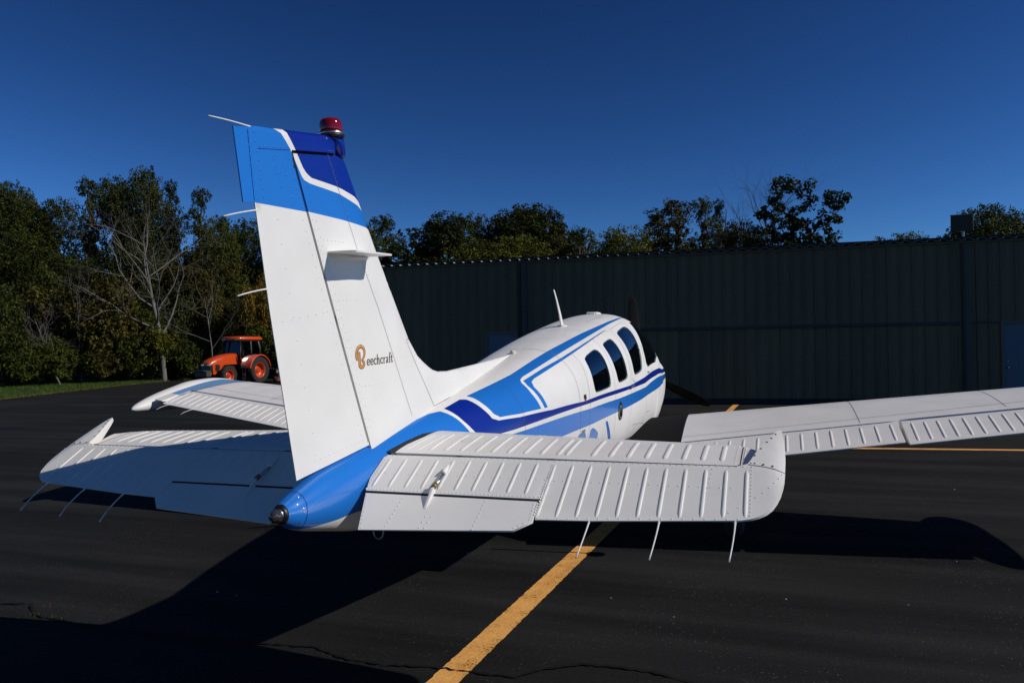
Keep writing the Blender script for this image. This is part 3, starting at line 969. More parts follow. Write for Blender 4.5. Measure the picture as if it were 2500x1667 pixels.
for s in (1, -1):
    xf = lambda a, b, c, s=s: (s * a, b, c)
    out = (0, 0, 1)
    TIP = 4.86
    o = [(.30, LEy(.3)), (.30, TEy(.3) + .35), (.62, TEy(.62) + .12), (.64, HGy(.64) + .008)] + [(2.765, HGy(2.765) + .008), (2.785, HGy(2.785) + .03), (4.735, HGy(4.735) + .012), (4.74, TEy(4.74) + .004), (TIP, TEy(TIP) + .01), (TIP, LEy(TIP) - .10), (TIP - .10, LEy(TIP) - .015)]
    paints = [(2, [(4.50, 5.72), (4.70, 4.66), (4.84, 4.66), (4.855, 5.55), (4.70, 5.72)])]
    if s > 0:
        paints.append((1, [(.31, 4.2), (.31, 5.88), (.93, 5.88), (1.0, 4.5), (1.0, 4.0), (.65, 3.95)]))
    W = slab('wing', o, wup, wlo, xf, [WHITE, WALK, mat('tip_blue_with_sheen', (.16, .33, .56), .4)], AC, .085, paints, rows=(.003, .012, .035, .07))  # tip blue made paler: grazing sky reflection put into the colour
    # seams
    for path in ([(2.45, LEy(2.45) - .1), (2.48, HGy(2.48) + .05)], [(1.0, 4.62), (4.7, 5.05)], [(.7, 5.62), (4.7, 5.47)], [(3.55, 5.7), (3.6, HGy(3.6) + .1)]):
        strip_on('skin_seam', path, .005, wup, xf, SEAM, W, .001, out, .06)
    strip_on('red_pinstripe', [(4.49, 5.7), (4.69, 4.66)], .012, wup, xf, mat('red_pinstripe', (.25, .06, .05), .5), W, .0015, out, .05)
    # hinge gap: added dark box, shades the slot and stops light leaking through
    for (x0, x1, nm) in ((.66, 2.76, 'flap'), (2.79, 4.73, 'aileron')):
        po = [(x0, HGy(x0) - .010), (x0 + .002, TEy(x0)), (x1, TEy(x1)), (x1, HGy(x1) - .010)]
        ang = rad(1.0 if nm == 'flap' else 3.5)
        hy = HGy((x0 + x1) / 2); hz = wz((x0 + x1) / 2, hy)

        def xfc(a, b, c, s=s, ang=ang):
            hy = HGy(a); hz_ = wz(a, hy); dy, dz = b - hy, c - hz_
            return (s * a, hy + dy * math.cos(ang) - dz * math.sin(ang), hz_ + dy * math.sin(ang) + dz * math.cos(ang))
        uf = lambda a, b: wup(a, b) - .004 * max(0, 1 - (HGy(a) - b) / .03)
        lf = lambda a, b: wlo(a, b) + .01 * max(0, 1 - (HGy(a) - b) / .03)
        P_ = slab(nm, po, uf, lf, xfc, [WHITE], AC, .07, rows=(.006, .02))
        nb = 18 if nm == 'flap' else 20
        for k in range(nb):
            x = x0 + .07 + (x1 - x0 - .13) * k / (nb - 1)
            c_ = HGy(x) - TEy(x)
            bead('bead', x, HGy(x) - .10 * c_ - .02, TEy(x) + .06 * c_ + .015, uf, xfc, WHITE, P_, .026, .0065)
        mb = MB()
        q_ = [xf(x, HGy(x) + d, wz(x, HGy(x)) + e) for x in (x0 + .004, x1 - .004) for d, e in ((-.05, .006), (.05, .006), (.05, -.010), (-.05, -.010))]
        mb.add(q_, [(0, 1, 2, 3), (4, 5, 6, 7), (0, 1, 5, 4), (1, 2, 6, 5), (2, 3, 7, 6), (3, 0, 4, 7)])
        mb.build('hinge_gap_fill', GAP, P_)
    # wing screws panels
    rivets('rivets', along((1.05, 5.40), (4.6, 5.32), .05) + along((2.43, 5.7), (2.46, HGy(2.46) + .1), .05) + along((2.5, 5.7), (2.53, HGy(2.53) + .1), .05), wup, xf, W, out, .003)
    # tip tank
    secs = []
    cx = 4.98
    keys = [(4.22, 1.075, .006, .006), (4.25, 1.08, .035, .03), (4.34, 1.095, .065, .055), (4.55, 1.125, .105, .095), (4.85, 1.165, .145, .13), (5.15, 1.205, .17, .15), (5.45, 1.225, .172, .15), (5.7, 1.23, .155, .135), (5.9, 1.232, .115, .10), (6.0, 1.236, .07, .062), (6.045, 1.24, .03, .028), (6.055, 1.24, .005, .005)]
    KA = np.array([(k[0],) + k[1:] for k in keys])
    for y in np.concatenate([[4.22, 4.228], np.linspace(4.25, 6.0, 30), [6.025, 6.045, 6.053, 6.055]]):
        z, ww, hh = pchip(np.array([y]), KA[:, 0], KA[:, 1:])[0]
        secs.append([(s * (cx + ww * math.cos(q)), y, z + hh * math.sin(q)) for q in [2 * math.pi * k / 28 for k in range(28)]])
    T_ = MB().loft(secs).build('tip_tank', WHITE, AC, True)
    # static wicks on the aileron
    for x in (4.25, 4.62):
        y, z = TEy(x), wz(x, TEy(x)) - .02
        MB().tube([(s * x, y + .02, z + .002), (s * x, y - .05, z - .006), (s * (x + .01), y - .12, z - .022), (s * (x + .02), y - .17, z - .045)], [.003, .003, .0028, .0028], 5).build('static_wick', WICK, AC, True)

# ---- tailplane
SLE = lambda x: 1.395 - .105 * (x - .12) - (max(0, x - 1.60) ** 2) * 9.0
SH = .733
S0 = 1.168


def stab_h(x, y):
    L = SLE(x); c = L - SH; u = min(max((L - y) / c, 0), 1)
    hm = .088 - .016 * (x - .12)
    nose = math.sqrt(max(0, 1 - (1 - min(u / .38, 1)) ** 2))
    tail = 1 - .66 * max(0, (u - .38) / .62) ** 1.4
    return hm * nose * tail + .0015


EANG = rad(26.0)
EY, EZ = .718, 1.178


def elev_h(x, q):
    te = .34 if x > .93 else .53
    if q < 0:
        d = min(1, (q + .30) / .30 + .05) if q < 0 else 1
        edge = min(1, max(0, (x - 1.70)) / .06)
        return .004 + .022 * max(0, d) ** .5 * min(1, max(.0, (1.875 - x) / .05)) ** .5
    nose = math.sqrt(max(0, 1 - (1 - min(q / .03, 1)) ** 2)) if x < 1.70 else 1.0
    rim = min(1, max(0, (1.875 - x) / .05)) ** .5
    return .0022 + .027 * nose * max(0, 1 - q / te) * rim


EV_OUT = [(.105, .0), (.108, .19), (.130, .277), (.929, .277), (.936, .391), (1.164, .378), (1.672, .331), (1.712, .327), (1.746, .317), (1.775, .300), (1.80, .277), (1.820, .246), (1.836, .205), (1.849, .160), (1.858, .110), (1.863, .070), (1.8655, .033), (1.869, -.075), (1.866, -.19), (1.858, -.275), (1.848, -.297), (1.838, -.285), (1.793, -.183), (1.762, -.115), (1.735, -.03), (1.725, .0)]
TAB_OUT = [(.135, .291), (.215, .524), (.869, .470), (.930, .407), (.922, .290)]
for s in (1, -1):
    side = 'starboard' if s > 0 else 'port'
    xf = lambda a, b, c, s=s: (s * a, b, c)
    up = lambda a, b: S0 + stab_h(a, b)
    lo = lambda a, b: S0 - stab_h(a, b)
    o = [(.11, SH), (.155, 1.0), (.165, SLE(.165))] + [(x, SLE(x)) for x in (.5, 1.0, 1.4, 1.58, 1.64, 1.70, 1.745)] + [(1.772, SLE(1.772) - .012), (1.776, 1.12), (1.758, .95), (1.738, .82), (1.722, .765), (1.715, SH)]
    S_ = slab('horizontal_stabiliser', o, up, lo, xf, [WHITE], AC, .05, rows=(.002, .006, .014, .03, .05))
    for k in range(21):
        x = .285 + k * .0785 - (.04 if k == 9 else 0)
        if x > 1.66: break
        bead('bead', x, SH + .05, 1.095 - .04 * x, up, xf, WHITE, S_, .026, .0055)
    for x in (.165, .225):
        bead('bead', x, SH + .04, 1.06, up, xf, WHITE, S_, .012, .0025, a1=x + .03)
    strip_on('skin_seam', [(.20, 1.150), (1.72, 1.09)], .002, up, xf, SEAM, S_, .0006)
    strip_on('tip_seam', [(1.695, SH + .01), (1.70, SLE(1.6) - .02)], .0045, up, xf, GAP, S_, .0008)
    rv = along((.15, SH + .012), (1.69, SH + .012), .045) + along((.24, 1.128), (1.68, 1.072), .036) + along((1.672, SH + .03), (1.678, 1.1), .02)
    rv += along((.712, SH + .05), (.715, SLE(.7) - .15), .018) + along((.735, SH + .05), (.738, SLE(.7) - .15), .018) + along((1.706, SH + .03), (1.712, 1.12), .012)
    rivets('rivets', rv, up, xf, S_, (0, 0, 1), .0036)
    if s > 0:
        for (x, y) in ((.405, .96), (.60, 1.28)):
            ring = [(x + .028 * math.cos(q), y + .028 * math.sin(q)) for q in np.linspace(0, 2 * math.pi, 25)]
            strip_on('inspection_cover', ring, .0016 if y < 1.1 else .004, up, xf, SEAM, S_, .0008, step=.02)
    # black root seal between stabiliser and tail
    rp = [(.13, SH - .01), (.145, .9), (.162, 1.05), (.175, 1.2), (.185, 1.33), (.19, SLE(.19) + .02)]
    v, f = [], []
    for (x, y) in rp:
        h_ = stab_h(max(x, .165), min(y, SLE(.165) - .002)) + .006
        v += [(s * (x - .045), y, S0 - h_), (s * (x - .045), y, S0 + h_), (s * (x + .004), y, S0 + h_ - .008), (s * (x + .004), y, S0 - h_ + .008)]
    for i in range(len(rp) - 1):
        for j in range(4): f.append((4 * i + j, 4 * i + (j + 1) % 4, 4 * i + 4 + (j + 1) % 4, 4 * i + 4 + j))
    mk('root_seal', v, f, RUBBER, S_)

    def xe(a, b, c, s=s):
        return (s * a, EY - b * math.cos(EANG) + c * -math.sin(EANG), EZ - b * math.sin(EANG) + c * math.cos(EANG))
    eu = lambda a, b: elev_h(a, b)
    el = lambda a, b: -elev_h(a, b)
    E_ = slab('elevator', EV_OUT, eu, el, xe, [WHITE], AC, .045, rows=(.003, .008, .018, .035))
    outE = (0, -math.sin(EANG), math.cos(EANG))
    for k in range(21):
        x = .148 + k * .0788
        if x > 1.73: break
        b1 = .25 if x < .93 else (.374 - (x - .98) * .085)
        bead('bead', x, .042, b1, eu, xe, WHITE, E_, .018, .0048, outE)
    rv = along((.12, .022), (1.71, .020), .026) + along((.125, .266), (.92, .266), .018) + along((.945, .383), (1.70, .322), .040)
    rv += [(x + d, .152) for x in np.arange(.148, 1.72, .0788) for d in (-.02, .022) if abs(x + d - .45) > .05] + along((.118, .03), (.128, .25), .022)
    rv += along((.925, .05), (.930, .37), .016) + along((1.59, .04), (1.565, .30), .03) + along((1.742, .02), (1.742, .30), .022)
    rv += [(1.855 - .011 * k - .0016 * k * k, .05 + .03 * k) for k in range(9)]
    rivets('rivets', rv, eu, xe, E_, outE, .0038)
    # horn: seam and dark screws
    strip_on('horn_seam', [(1.728, .004), (1.79, .016), (1.845, .032), (1.866, .034)], .003, eu, xe, GAP, E_, .0008, outE, .02)
    rivets('horn_screws', [(1.737, -.008), (1.752, -.008), (1.786, .001), (1.82, .010), (1.752, -.068), (1.774, -.124), (1.798, -.178), (1.815, -.212), (1.832, -.248)], eu, xe, E_, outE, .0050, BLACKP)
    # trim tab
    th_ = lambda a, b: .0018 + .008 * max(0, 1 - (b - .29) / .24)
    Tb = slab('trim_tab', TAB_OUT, lambda a, b: th_(a, b) + .002, lambda a, b: -th_(a, b) + .002, xe, [WHITE], AC, .05, rows=(.004,))
    tu = lambda a, b: th_(a, b) + .002
    rivets('rivets', along((.150, .31), (.222, .51), .026) + along((.325, .315), (.325, .49), .024) + along((.475, .42), (.475, .49), .03) + along((.50, .42), (.50, .49), .03) + along((.70, .305), (.70, .48), .024) + along((.910, .31), (.918, .40), .02) + along((.90, .425), (.868, .455), .018), tu, xe, Tb, outE, .0042)
    q_ = [xe(x, b, h) for x, b0 in ((.128, 0), (.935, 0)) for b, h in ((.2785, .0128), (.2905, .0100), (.2905, -.008), (.2785, -.010))]
    MB().add(q_, [(0, 1, 2, 3), (4, 5, 6, 7), (0, 1, 5, 4), (1, 2, 6, 5), (2, 3, 7, 6), (3, 0, 4, 7)]).build('tab_slot_fill', GAP, E_)  # black box set in the tab slot as painted shade
    # trim tab actuator rod and fairing
    pp = lambda a, b, h: Vector(xe(a, b, h))
    f_ = MB()
    f_.loft([[pp(.452 + w_ * math.cos(q), b, elev_h(.45, .1) + max(0, h * math.sin(q))) for q in np.linspace(-.2, math.pi + .2, 9)] for b, w_, h in ((.07, .002, .002), (.10, .008, .010), (.13, .012, .017), (.152, .013, .020), (.153, .009, .014))])
    f_.build('actuator_fairing', WHITE, E_, True)
    MB().tube([pp(.452, .145, .024), pp(.452, .20, .028), pp(.452, .245, .032)], [.0085, .008, .006], 8).build('actuator_rod', ALU, E_, True)
    MB().tube([pp(.452, .235, .034), pp(.452, .262, .036)], .011, 8).build('rod_end', mat('brass', (.25, .17, .07), .5, metal=.6), E_, True)
    MB().prism([(.262, .012), (.250, .038), (.275, .040), (.372, .010), (.372, .004)], lambda b, c: pp(.447, b, c), lambda b, c: pp(.457, b, c)).build('tab_horn', WHITE, Tb)
    # hinge slot filled by a black box standing for its shade; brackets
    mb = MB(); mb.box((min(s * .12, s * 1.70), SH - .030, S0 - .02), (max(s * .12, s * 1.70), SH - .001, S0 + .0215)); mb.build('hinge_slot_fill', GAP, S_)
    for x in (.46, .90, 1.70):
        mb = MB(); mb.box((s * x - .012, SH - .034, S0 - .01), (s * x + .012, SH + .004, S0 + .0262)); mb.build('hinge_bracket', BLACKP, S_)
    for x in (1.15, 1.415, 1.69):
        b = .376 - (x - 1.0) * .07
        MB().tube([pp(x, b - .004, -.002), pp(x, b + .02, -.003)], .0045, 6).build('wick_base', WICK, E_)
        MB().tube([pp(x - .014 * t * t, b + .01 + .185 * t, -.003 - .023 * t * t) for t in (0, .15, .3, .5, .7, .85, 1)], [.0036, .0034, .0030, .0027, .0026, .0026, .0032], 6).build('static_wick', WICK, AC, True)
# placard at the starboard stabiliser tip
strip_on('warning_placard', [(1.735, .985), (1.742, 1.03)], .012, lambda a, b: S0 + stab_h(a, b), lambda a, b, c: (a, b, c), REDM, AC, .0008)

# ---- fin and rudder
FLE = [(.53, 2.535), (.731, 2.261), (.802, 2.165), (1.024, 1.881), (1.13, 1.746), (1.233, 1.656), (1.30, 1.622), (1.373, 1.591), (1.43, 1.571), (1.502, 1.558), (1.639, 1.556), (2.132, 1.589), (2.60, 1.625), (2.80, 1.643)]
FLEn = np.array(FLE)
RTE = lambda z: .134 - .224 * (z - 1.16)


FSEG = [(a[0], a[1], b[0] - a[0], b[1] - a[1], (b[0] - a[0]) ** 2 + (b[1] - a[1]) ** 2) for a, b in zip(FLE[:-1], FLE[1:])]


def dist_open(px, py):
    d = 1e9
    for ax, ay, dx, dy, L in FSEG:
        t = min(1, max(0, ((px - ax) * dx + (py - ay) * dy) / L))
        d = min(d, (px - ax - t * dx) ** 2 + (py - ay - t * dy) ** 2)
    return math.sqrt(d)


def fin_h(y, z):
    d = min(dist_open(y, z), 1.0)
    Hm = .058 - .018 * min(1, max(0, (z - 1.3) / 1.2))
    nose = math.sqrt(max(0, 1 - (1 - min(d / .28, 1)) ** 2))
    tap = min(1, max(0, (y - RTE(z)) / .55)) ** .9
    if y > 1.5: Hm = .058 - .02 * min(1, (y - 1.5) / 1.2)
    return max(.0018, Hm * nose * tap)


def rud_h(y, z):
    tap = min(1, max(0, (y - RTE(z)) / .55)) ** .9
    Hm = .058 - .018 * min(1, max(0, (z - 1.3) / 1.2))
    topr = math.sqrt(max(0, 1 - (1 - min(max((2.553 + (y - .005) * .175 - z), 0) / .03, 1)) ** 2))
    d = min(1, max(0, (.455 - y) / .12)) if z > 2.47 else 1
    return max(.0018, Hm * tap * (.25 + .75 * topr) * (.35 + .65 * d))


xfin = lambda a, b, c: (c, a, b)
hl = lambda z: .632 + (z - 1.245) * (.100 - .632) / (2.487 - 1.245)       # hinge line y(z)
FIN_O = [(hl(1.20) + .007, 1.20), (hl(2.478) + .006, 2.478), (.425, 2.537)] + FLE + [(2.80, 1.57), (2.0, 1.42), (1.3, 1.30), (.95, 1.22)]
lb = 2.252
paint_fin = [(1, [(0, lb + .005), (.21, lb + .006), (.60, lb + .008), (1.0, lb + .01), (1.0, 2.7), (0, 2.7)]),
             (0, [(.05, 2.60), (.091, 2.494), (.143, 2.423), (.165, 2.395), (.18, 2.384), (.217, 2.377), (.42, 2.371), (.601, 2.352), (.72, 2.322), (.8, 2.8), (.05, 2.8)]),
             (2, [(.07, 2.60), (.122, 2.499), (.171, 2.434), (.19, 2.418), (.208, 2.409), (.228, 2.402), (.432, 2.399), (.578, 2.388), (.644, 2.371), (.70, 2.345), (.8, 2.8), (.05, 2.8)])]
FIN = slab('vertical_fin', FIN_O, fin_h, lambda a, b: -fin_h(a, b), xfin, [WHITE, BLUE, NAVY], AC, .05, paint_fin, rows=(.003, .010, .025, .05))
RUD_O = [(.134, 1.16), (-.026, 1.838), (-.108, 2.242), (-.135, 2.40), (-.150, 2.515), (-.14, 2.526), (.005, 2.553), (.327, 2.612), (.385, 2.622), (.415, 2.612), (.425, 2.59), (.425, 2.549), (hl(2.49) + .004, 2.49), (hl(2.478) - .004, 2.478), (hl(1.245) - .004, 1.247)]
paint_rud = [(1, [(-.5, 2.236), (-.107, 2.244), (.21, 2.256), (.5, 2.262), (.8, 2.8), (-.5, 2.8)]),
             (0, [(-.05, 2.56), (.005, 2.553), (.039, 2.542), (.091, 2.494), (.143, 2.423), (.8, 2.4), (.8, 2.8), (.0, 2.8)]),
             (2, [(.05, 2.58), (.06, 2.562), (.075, 2.553), (.122, 2.499), (.171, 2.434), (.8, 2.4), (.8, 2.8), (.05, 2.8)])]
RUD = slab('rudder', RUD_O, rud_h, lambda a, b: -rud_h(a, b), xfin, [WHITE, BLUE, NAVY], AC, .05, paint_rud, rows=(.003, .010, .025))
ST_ = slab('rudder_trim_strip', [(-.227, 2.501), (-.135, 2.522), (-.092, 2.249), (-.176, 2.234)], lambda a, b: .0025, lambda a, b: -.0025, xfin, [BLUE], RUD, .08, rows=())
for s in (1, -1):
    xs_ = lambda a, b, c, s=s: (s * c, a, b)
    ou = (s, 0, 0)
    up = fin_h
    strip_on('skin_seam', [(.34, 2.528), (.431, 2.367), (.555, 2.155), (.743, 1.881), (1.062, 1.348)], .0022, fin_h, xs_, SEAM, FIN, .0007, ou)
    strip_on('fairing_seam', [(1.060, 1.728), (1.072, 1.715), (1.339, 1.373), (1.761, 1.437), (2.749, 1.592)], .003, fin_h, xs_, SEAM, FIN, .0008, ou)
    strip_on('fairing_seam', [(1.060, 1.728), (1.075, 1.738), (1.128, 1.741)], .0025, fin_h, xs_, SEAM, FIN, .0008, ou)
    strip_on('strip_seam', [(-.148, 2.51), (-.113, 2.25)], .003, rud_h, xs_, NAVY, RUD, .0016, ou)
    strip_on('horn_seam', [(-.095, 2.45), (.09, 2.486)], .0025, rud_h, xs_, NAVY, RUD, .0007, ou)
    strip_on('hinge_edge', [(hl(1.26) - .007, 1.26), (hl(2.46) - .007, 2.46)], .003, rud_h, xs_, GAP, RUD, .0007, ou)
    rl = lambda off, z0, z1, st: along((hl(z0) + off, z0), (hl(z1) + off, z1), st)
    def fl(off, z0, z1, st):       # along the forward spar line
        pts = [(.34, 2.528), (.431, 2.367), (.555, 2.155), (.743, 1.881), (1.062, 1.348)]
        o_ = []
        for z in np.arange(z0, z1, st):
            for a, b in zip(pts[:-1], pts[1:]):
                if b[1] <= z <= a[1]: o_.append((a[0] + (b[0] - a[0]) * (a[1] - z) / (a[1] - b[1]) + off, z)); break
        return o_
    F_white = rl(.045, 1.33, 2.23, .036) + rl(.020, 1.33, 2.23, .045) + fl(.014, 1.36, 2.24, .026)
    F_blue = rl(.045, 2.27, 2.36, .036) + fl(.014, 2.27, 2.33, .022)
    F_navy = fl(.014, 2.40, 2.52, .022)
    for z in (2.155, 1.905, 1.70, 1.52):
        F_white += along((hl(z) + .06, z), (hl(z) + .20, z + .006), .028)
    F_white += [(1.09, 1.71), (1.15, 1.635), (1.20, 1.57), (1.25, 1.505), (1.30, 1.44), (1.335, 1.395), (1.40, 1.39), (1.55, 1.41), (1.70, 1.435), (1.62, 1.54), (1.63, 1.50)]
    rivets('rivets', F_white, fin_h, xs_, FIN, ou, .0040, WHITE)
    rivets('rivets', F_blue, fin_h, xs_, FIN, ou, .0044, BLUE)
    rivets('rivets', F_navy, fin_h, xs_, FIN, ou, .0042, NAVY)
    R_white = rl(-.045, 1.30, 2.22, .05) + [(RTE(z) + .13 + (z - 1.6) * -.02, z) for z in np.arange(1.25, 2.2, .095)] + along((.25, 1.225), (.58, 1.275), .03) + along((.05, 1.80), (.30, 1.845), .055)
    R_blue = rl(-.03, 2.27, 2.45, .04) + [(RTE(z) + .012, z) for z in np.arange(2.26, 2.5, .032)] + [(RTE(z) + .055, z) for z in np.arange(2.27, 2.52, .034)] + along((-.08, 2.462), (.08, 2.494), .024) + along((.0, 2.43), (.04, 2.33), .03) + along((.05, 2.42), (.10, 2.30), .05)
    R_navy = along((.13, 2.503), (.40, 2.553), .024)
    rivets('rivets', R_white, rud_h, xs_, RUD, ou, .0040, WHITE)
    rivets('rivets', R_blue, rud_h, xs_, RUD, ou, .0046, BLUE)
    rivets('rivets', R_navy, rud_h, xs_, RUD, ou, .0042, NAVY)
mb = MB()
v = [(e * .012, hl(z) + d, z) for z in (1.22, 2.47) for e in (-1, 1) for d in (-.004, .004)]
mb.add(v, [(0, 1, 5, 4), (2, 3, 7, 6), (0, 2, 6, 4), (1, 3, 7, 5)])
mb.add([(e * .010, y, z) for (y, z) in ((.09, 2.470), (.09, 2.500), (.43, 2.560), (.43, 2.530)) for e in (-1, 1)], [(0, 2, 4, 6), (1, 3, 5, 7), (0, 1, 3, 2), (4, 5, 7, 6)])
mb.build('hinge_slot_fill', GAP, RUD)  # dark fillers in the rudder hinge and horn gaps, shade given as colour
for z, hw_ in ((1.815, .034), (2.44, .0215)):
    mb = MB(); mb.box((-hw_, hl(z) - .008, z - .020), (hw_, hl(z) + .006, z + .020)); mb.build('hinge_bracket', BLACKP, RUD)
# rudder static wicks
for a, b in (((-.150, 2.523), (-.352, 2.503)), ((-.111, 2.214), (-.281, 2.165)), ((-.030, 1.860), (-.212, 1.872))):
    m_ = ((a[0] + b[0]) / 2, (a[1] + b[1]) / 2 + .006)
    if a[1] < 1.9: a, b, m_ = (-.055, 1.921), (-.212, 1.886), (-.13, 1.912)
    MB().tube([(0, a[0] + .02, a[1] + (a[1] - b[1]) * .08), (0, a[0], a[1])] + [(0, a[0] + (b[0] - a[0]) * t, a[1] + (b[1] - a[1]) * t + .004 * t * (1 - t) * 2) for t in (.25, .5, .75, 1)], [.0042, .0034, .0030, .0028, .0028, .0028], 6).build('static_wick', WICK, AC, True)
# beacon on the fin top
BF = MB().loft([[(e * w_ * math.cos(q) if False else w_ * math.sin(q), cy + l_ * math.cos(q), z) for q in [2 * math.pi * k / 20 for k in range(20)] for e in (1,)] for z, cy, w_, l_ in ((2.545, .505, .004, .012), (2.560, .492, .022, .035), (2.580, .474, .032, .046), (2.602, .458, .039, .050), (2.634, .440, .042, .052))]).build('beacon_fairing', NAVY, AC, True)
BE = empty('beacon_light', (0, 0, 0), 0, AC)
bl = (0, .428, 2.638)
br = (rad(6), 0, 0)
MB().lathe([(.054, -.003), (.0555, .0), (.0555, .006), (.051, .010), (.0495, .010)], 32, 'z').build('beacon_ring', ALU, BE, True, bl, br)
MB().lathe([(.0495, .008), (.0500, .022), (.0490, .047), (.045, .058), (.037, .066), (.024, .070), (.0001, .0715)], 32, 'z').build('beacon_dome', REDLENS, BE, True, bl, br)
MB().lathe([(.056, -.013), (.0575, -.003)], 32, 'z').build('beacon_gasket', BLACKP, BE, True, bl, br)
MB().tube([(0, 0, .0), (0, 0, .04)], .016, 10).build('lamp_core', STEEL, BE, True, (0, .428, 2.642))
# blade antennas on both sides of the fin
for s in (1, -1):
    pl = [(.335, 0), (.33, .03), (.312, .145), (.318, .165), (.34, .176), (.60, .176), (.625, .168), (.63, .15), (.655, .03), (.667, 0)]
    pz = lambda y: 2.106 + (y - .34) * .055
    f = MB().prism([(a, b) for a, b in pl], lambda a, b, s=s: (s * (.018 + b), a, pz(a) - .004 - b * .03), lambda a, b, s=s: (s * (.018 + b), a, pz(a) + .004 - b * .03))
    f.build('blade_antenna', WHITE, AC)
    fo = lambda q: (.505 + .172 * math.cos(q), 2.114 + .009 * math.cos(q) + .026 * math.sin(q))
    secs = [[(s * (fin_h(*fo(q)) + h_), .505 + (fo(q)[0] - .505) * k_, 2.114 + (fo(q)[1] - 2.114) * k_) for q in np.linspace(0, 2 * math.pi, 28)[:-1]] for h_, k_ in ((-.002, 1.06), (.0015, 1.05), (.003, 1.0), (.012, .78), (.028, .6))]
    MB().loft(secs).build('antenna_base', WHITE, AC, True)

# dorsal tip light
mb = MB(); mb.lathe([(.016, 0), (.017, .02), (.015, .05), (.010, .072), (.0001, .082)], 16, 'y'); mb.build('dorsal_fin_light', AMBERLENS, AC, True, (0.006, 2.79, 1.655))

# lettering on the fin: stroked by hand
def stroke(path, w0, origin, sx, sz, h_fn, m, name, parent, s=1, lift=.0012, cur=True):
    P = [Vector((a, b, 0)) for a, b in path]
    if cur and len(P) > 2:
        Q = []
        for i in range(len(P) - 1):
            p0, p1, p2, p3 = P[max(i - 1, 0)], P[i], P[i + 1], P[min(i + 2, len(P) - 1)]
            for t in np.linspace(0, 1, 6)[:-1]:
                Q.append(.5 * ((2 * p1) + (p2 - p0) * t + (2 * p0 - 5 * p1 + 4 * p2 - p3) * t * t + (-p0 + 3 * p1 - 3 * p2 + p3) * t**3))
        Q.append(P[-1]); P = Q
    v, f = [], []
    for i, p in enumerate(P):
        t = (P[min(i + 1, len(P) - 1)] - P[max(i - 1, 0)]).normalized()
        wv = w0(i / max(1, len(P) - 1), t) if callable(w0) else w0
        for e in (-1, 1):
            a, b = p.x - e * t.y * wv / 2, p.y + e * t.x * wv / 2
            y = origin[0] + a * sx + b * origin[2]; z = origin[1] + b * sz + a * origin[3]
            v.append((s * (h_fn(y, z) + lift), y, z))
    for i in range(len(P) - 1): f.append((2 * i, 2 * i + 1, 2 * i + 3, 2 * i + 2))
    return v, f


GL = {
    'e': [[(.12, .38), (.68, .38), (.66, .62), (.42, .76), (.18, .58), (.12, .34), (.22, .10), (.46, .01), (.68, .16)]],
    'c': [[(.66, .58), (.58, .72), (.40, .76), (.18, .58), (.12, .34), (.22, .10), (.44, .01), (.66, .16)]],
    'h': [[(.06, 1.20), (.18, 1.25), (.18, .02)], [(.18, .5), (.34, .72), (.54, .72), (.62, .50), (.62, .02)], [(.04, .01), (.32, .01)], [(.50, .01), (.76, .01)]],
    'r': [[(.04, .72), (.2, .74), (.2, .02)], [(.2, .45), (.34, .70), (.56, .70)], [(.06, .01), (.36, .01)]],
    'a': [[(.14, .58), (.30, .75), (.52, .68), (.56, .45), (.56, .10), (.70, .03)], [(.56, .42), (.28, .34), (.13, .18), (.26, .01), (.56, .16)]],
    'f': [[(.62, 1.18), (.46, 1.28), (.28, 1.12), (.25, .80), (.25, .02)], [(.06, .70), (.50, .70)], [(.10, .01), (.42, .01)]],
    't': [[(.24, 1.0), (.24, .18), (.36, .03), (.54, .14)], [(.06, .70), (.52, .70)]],
}


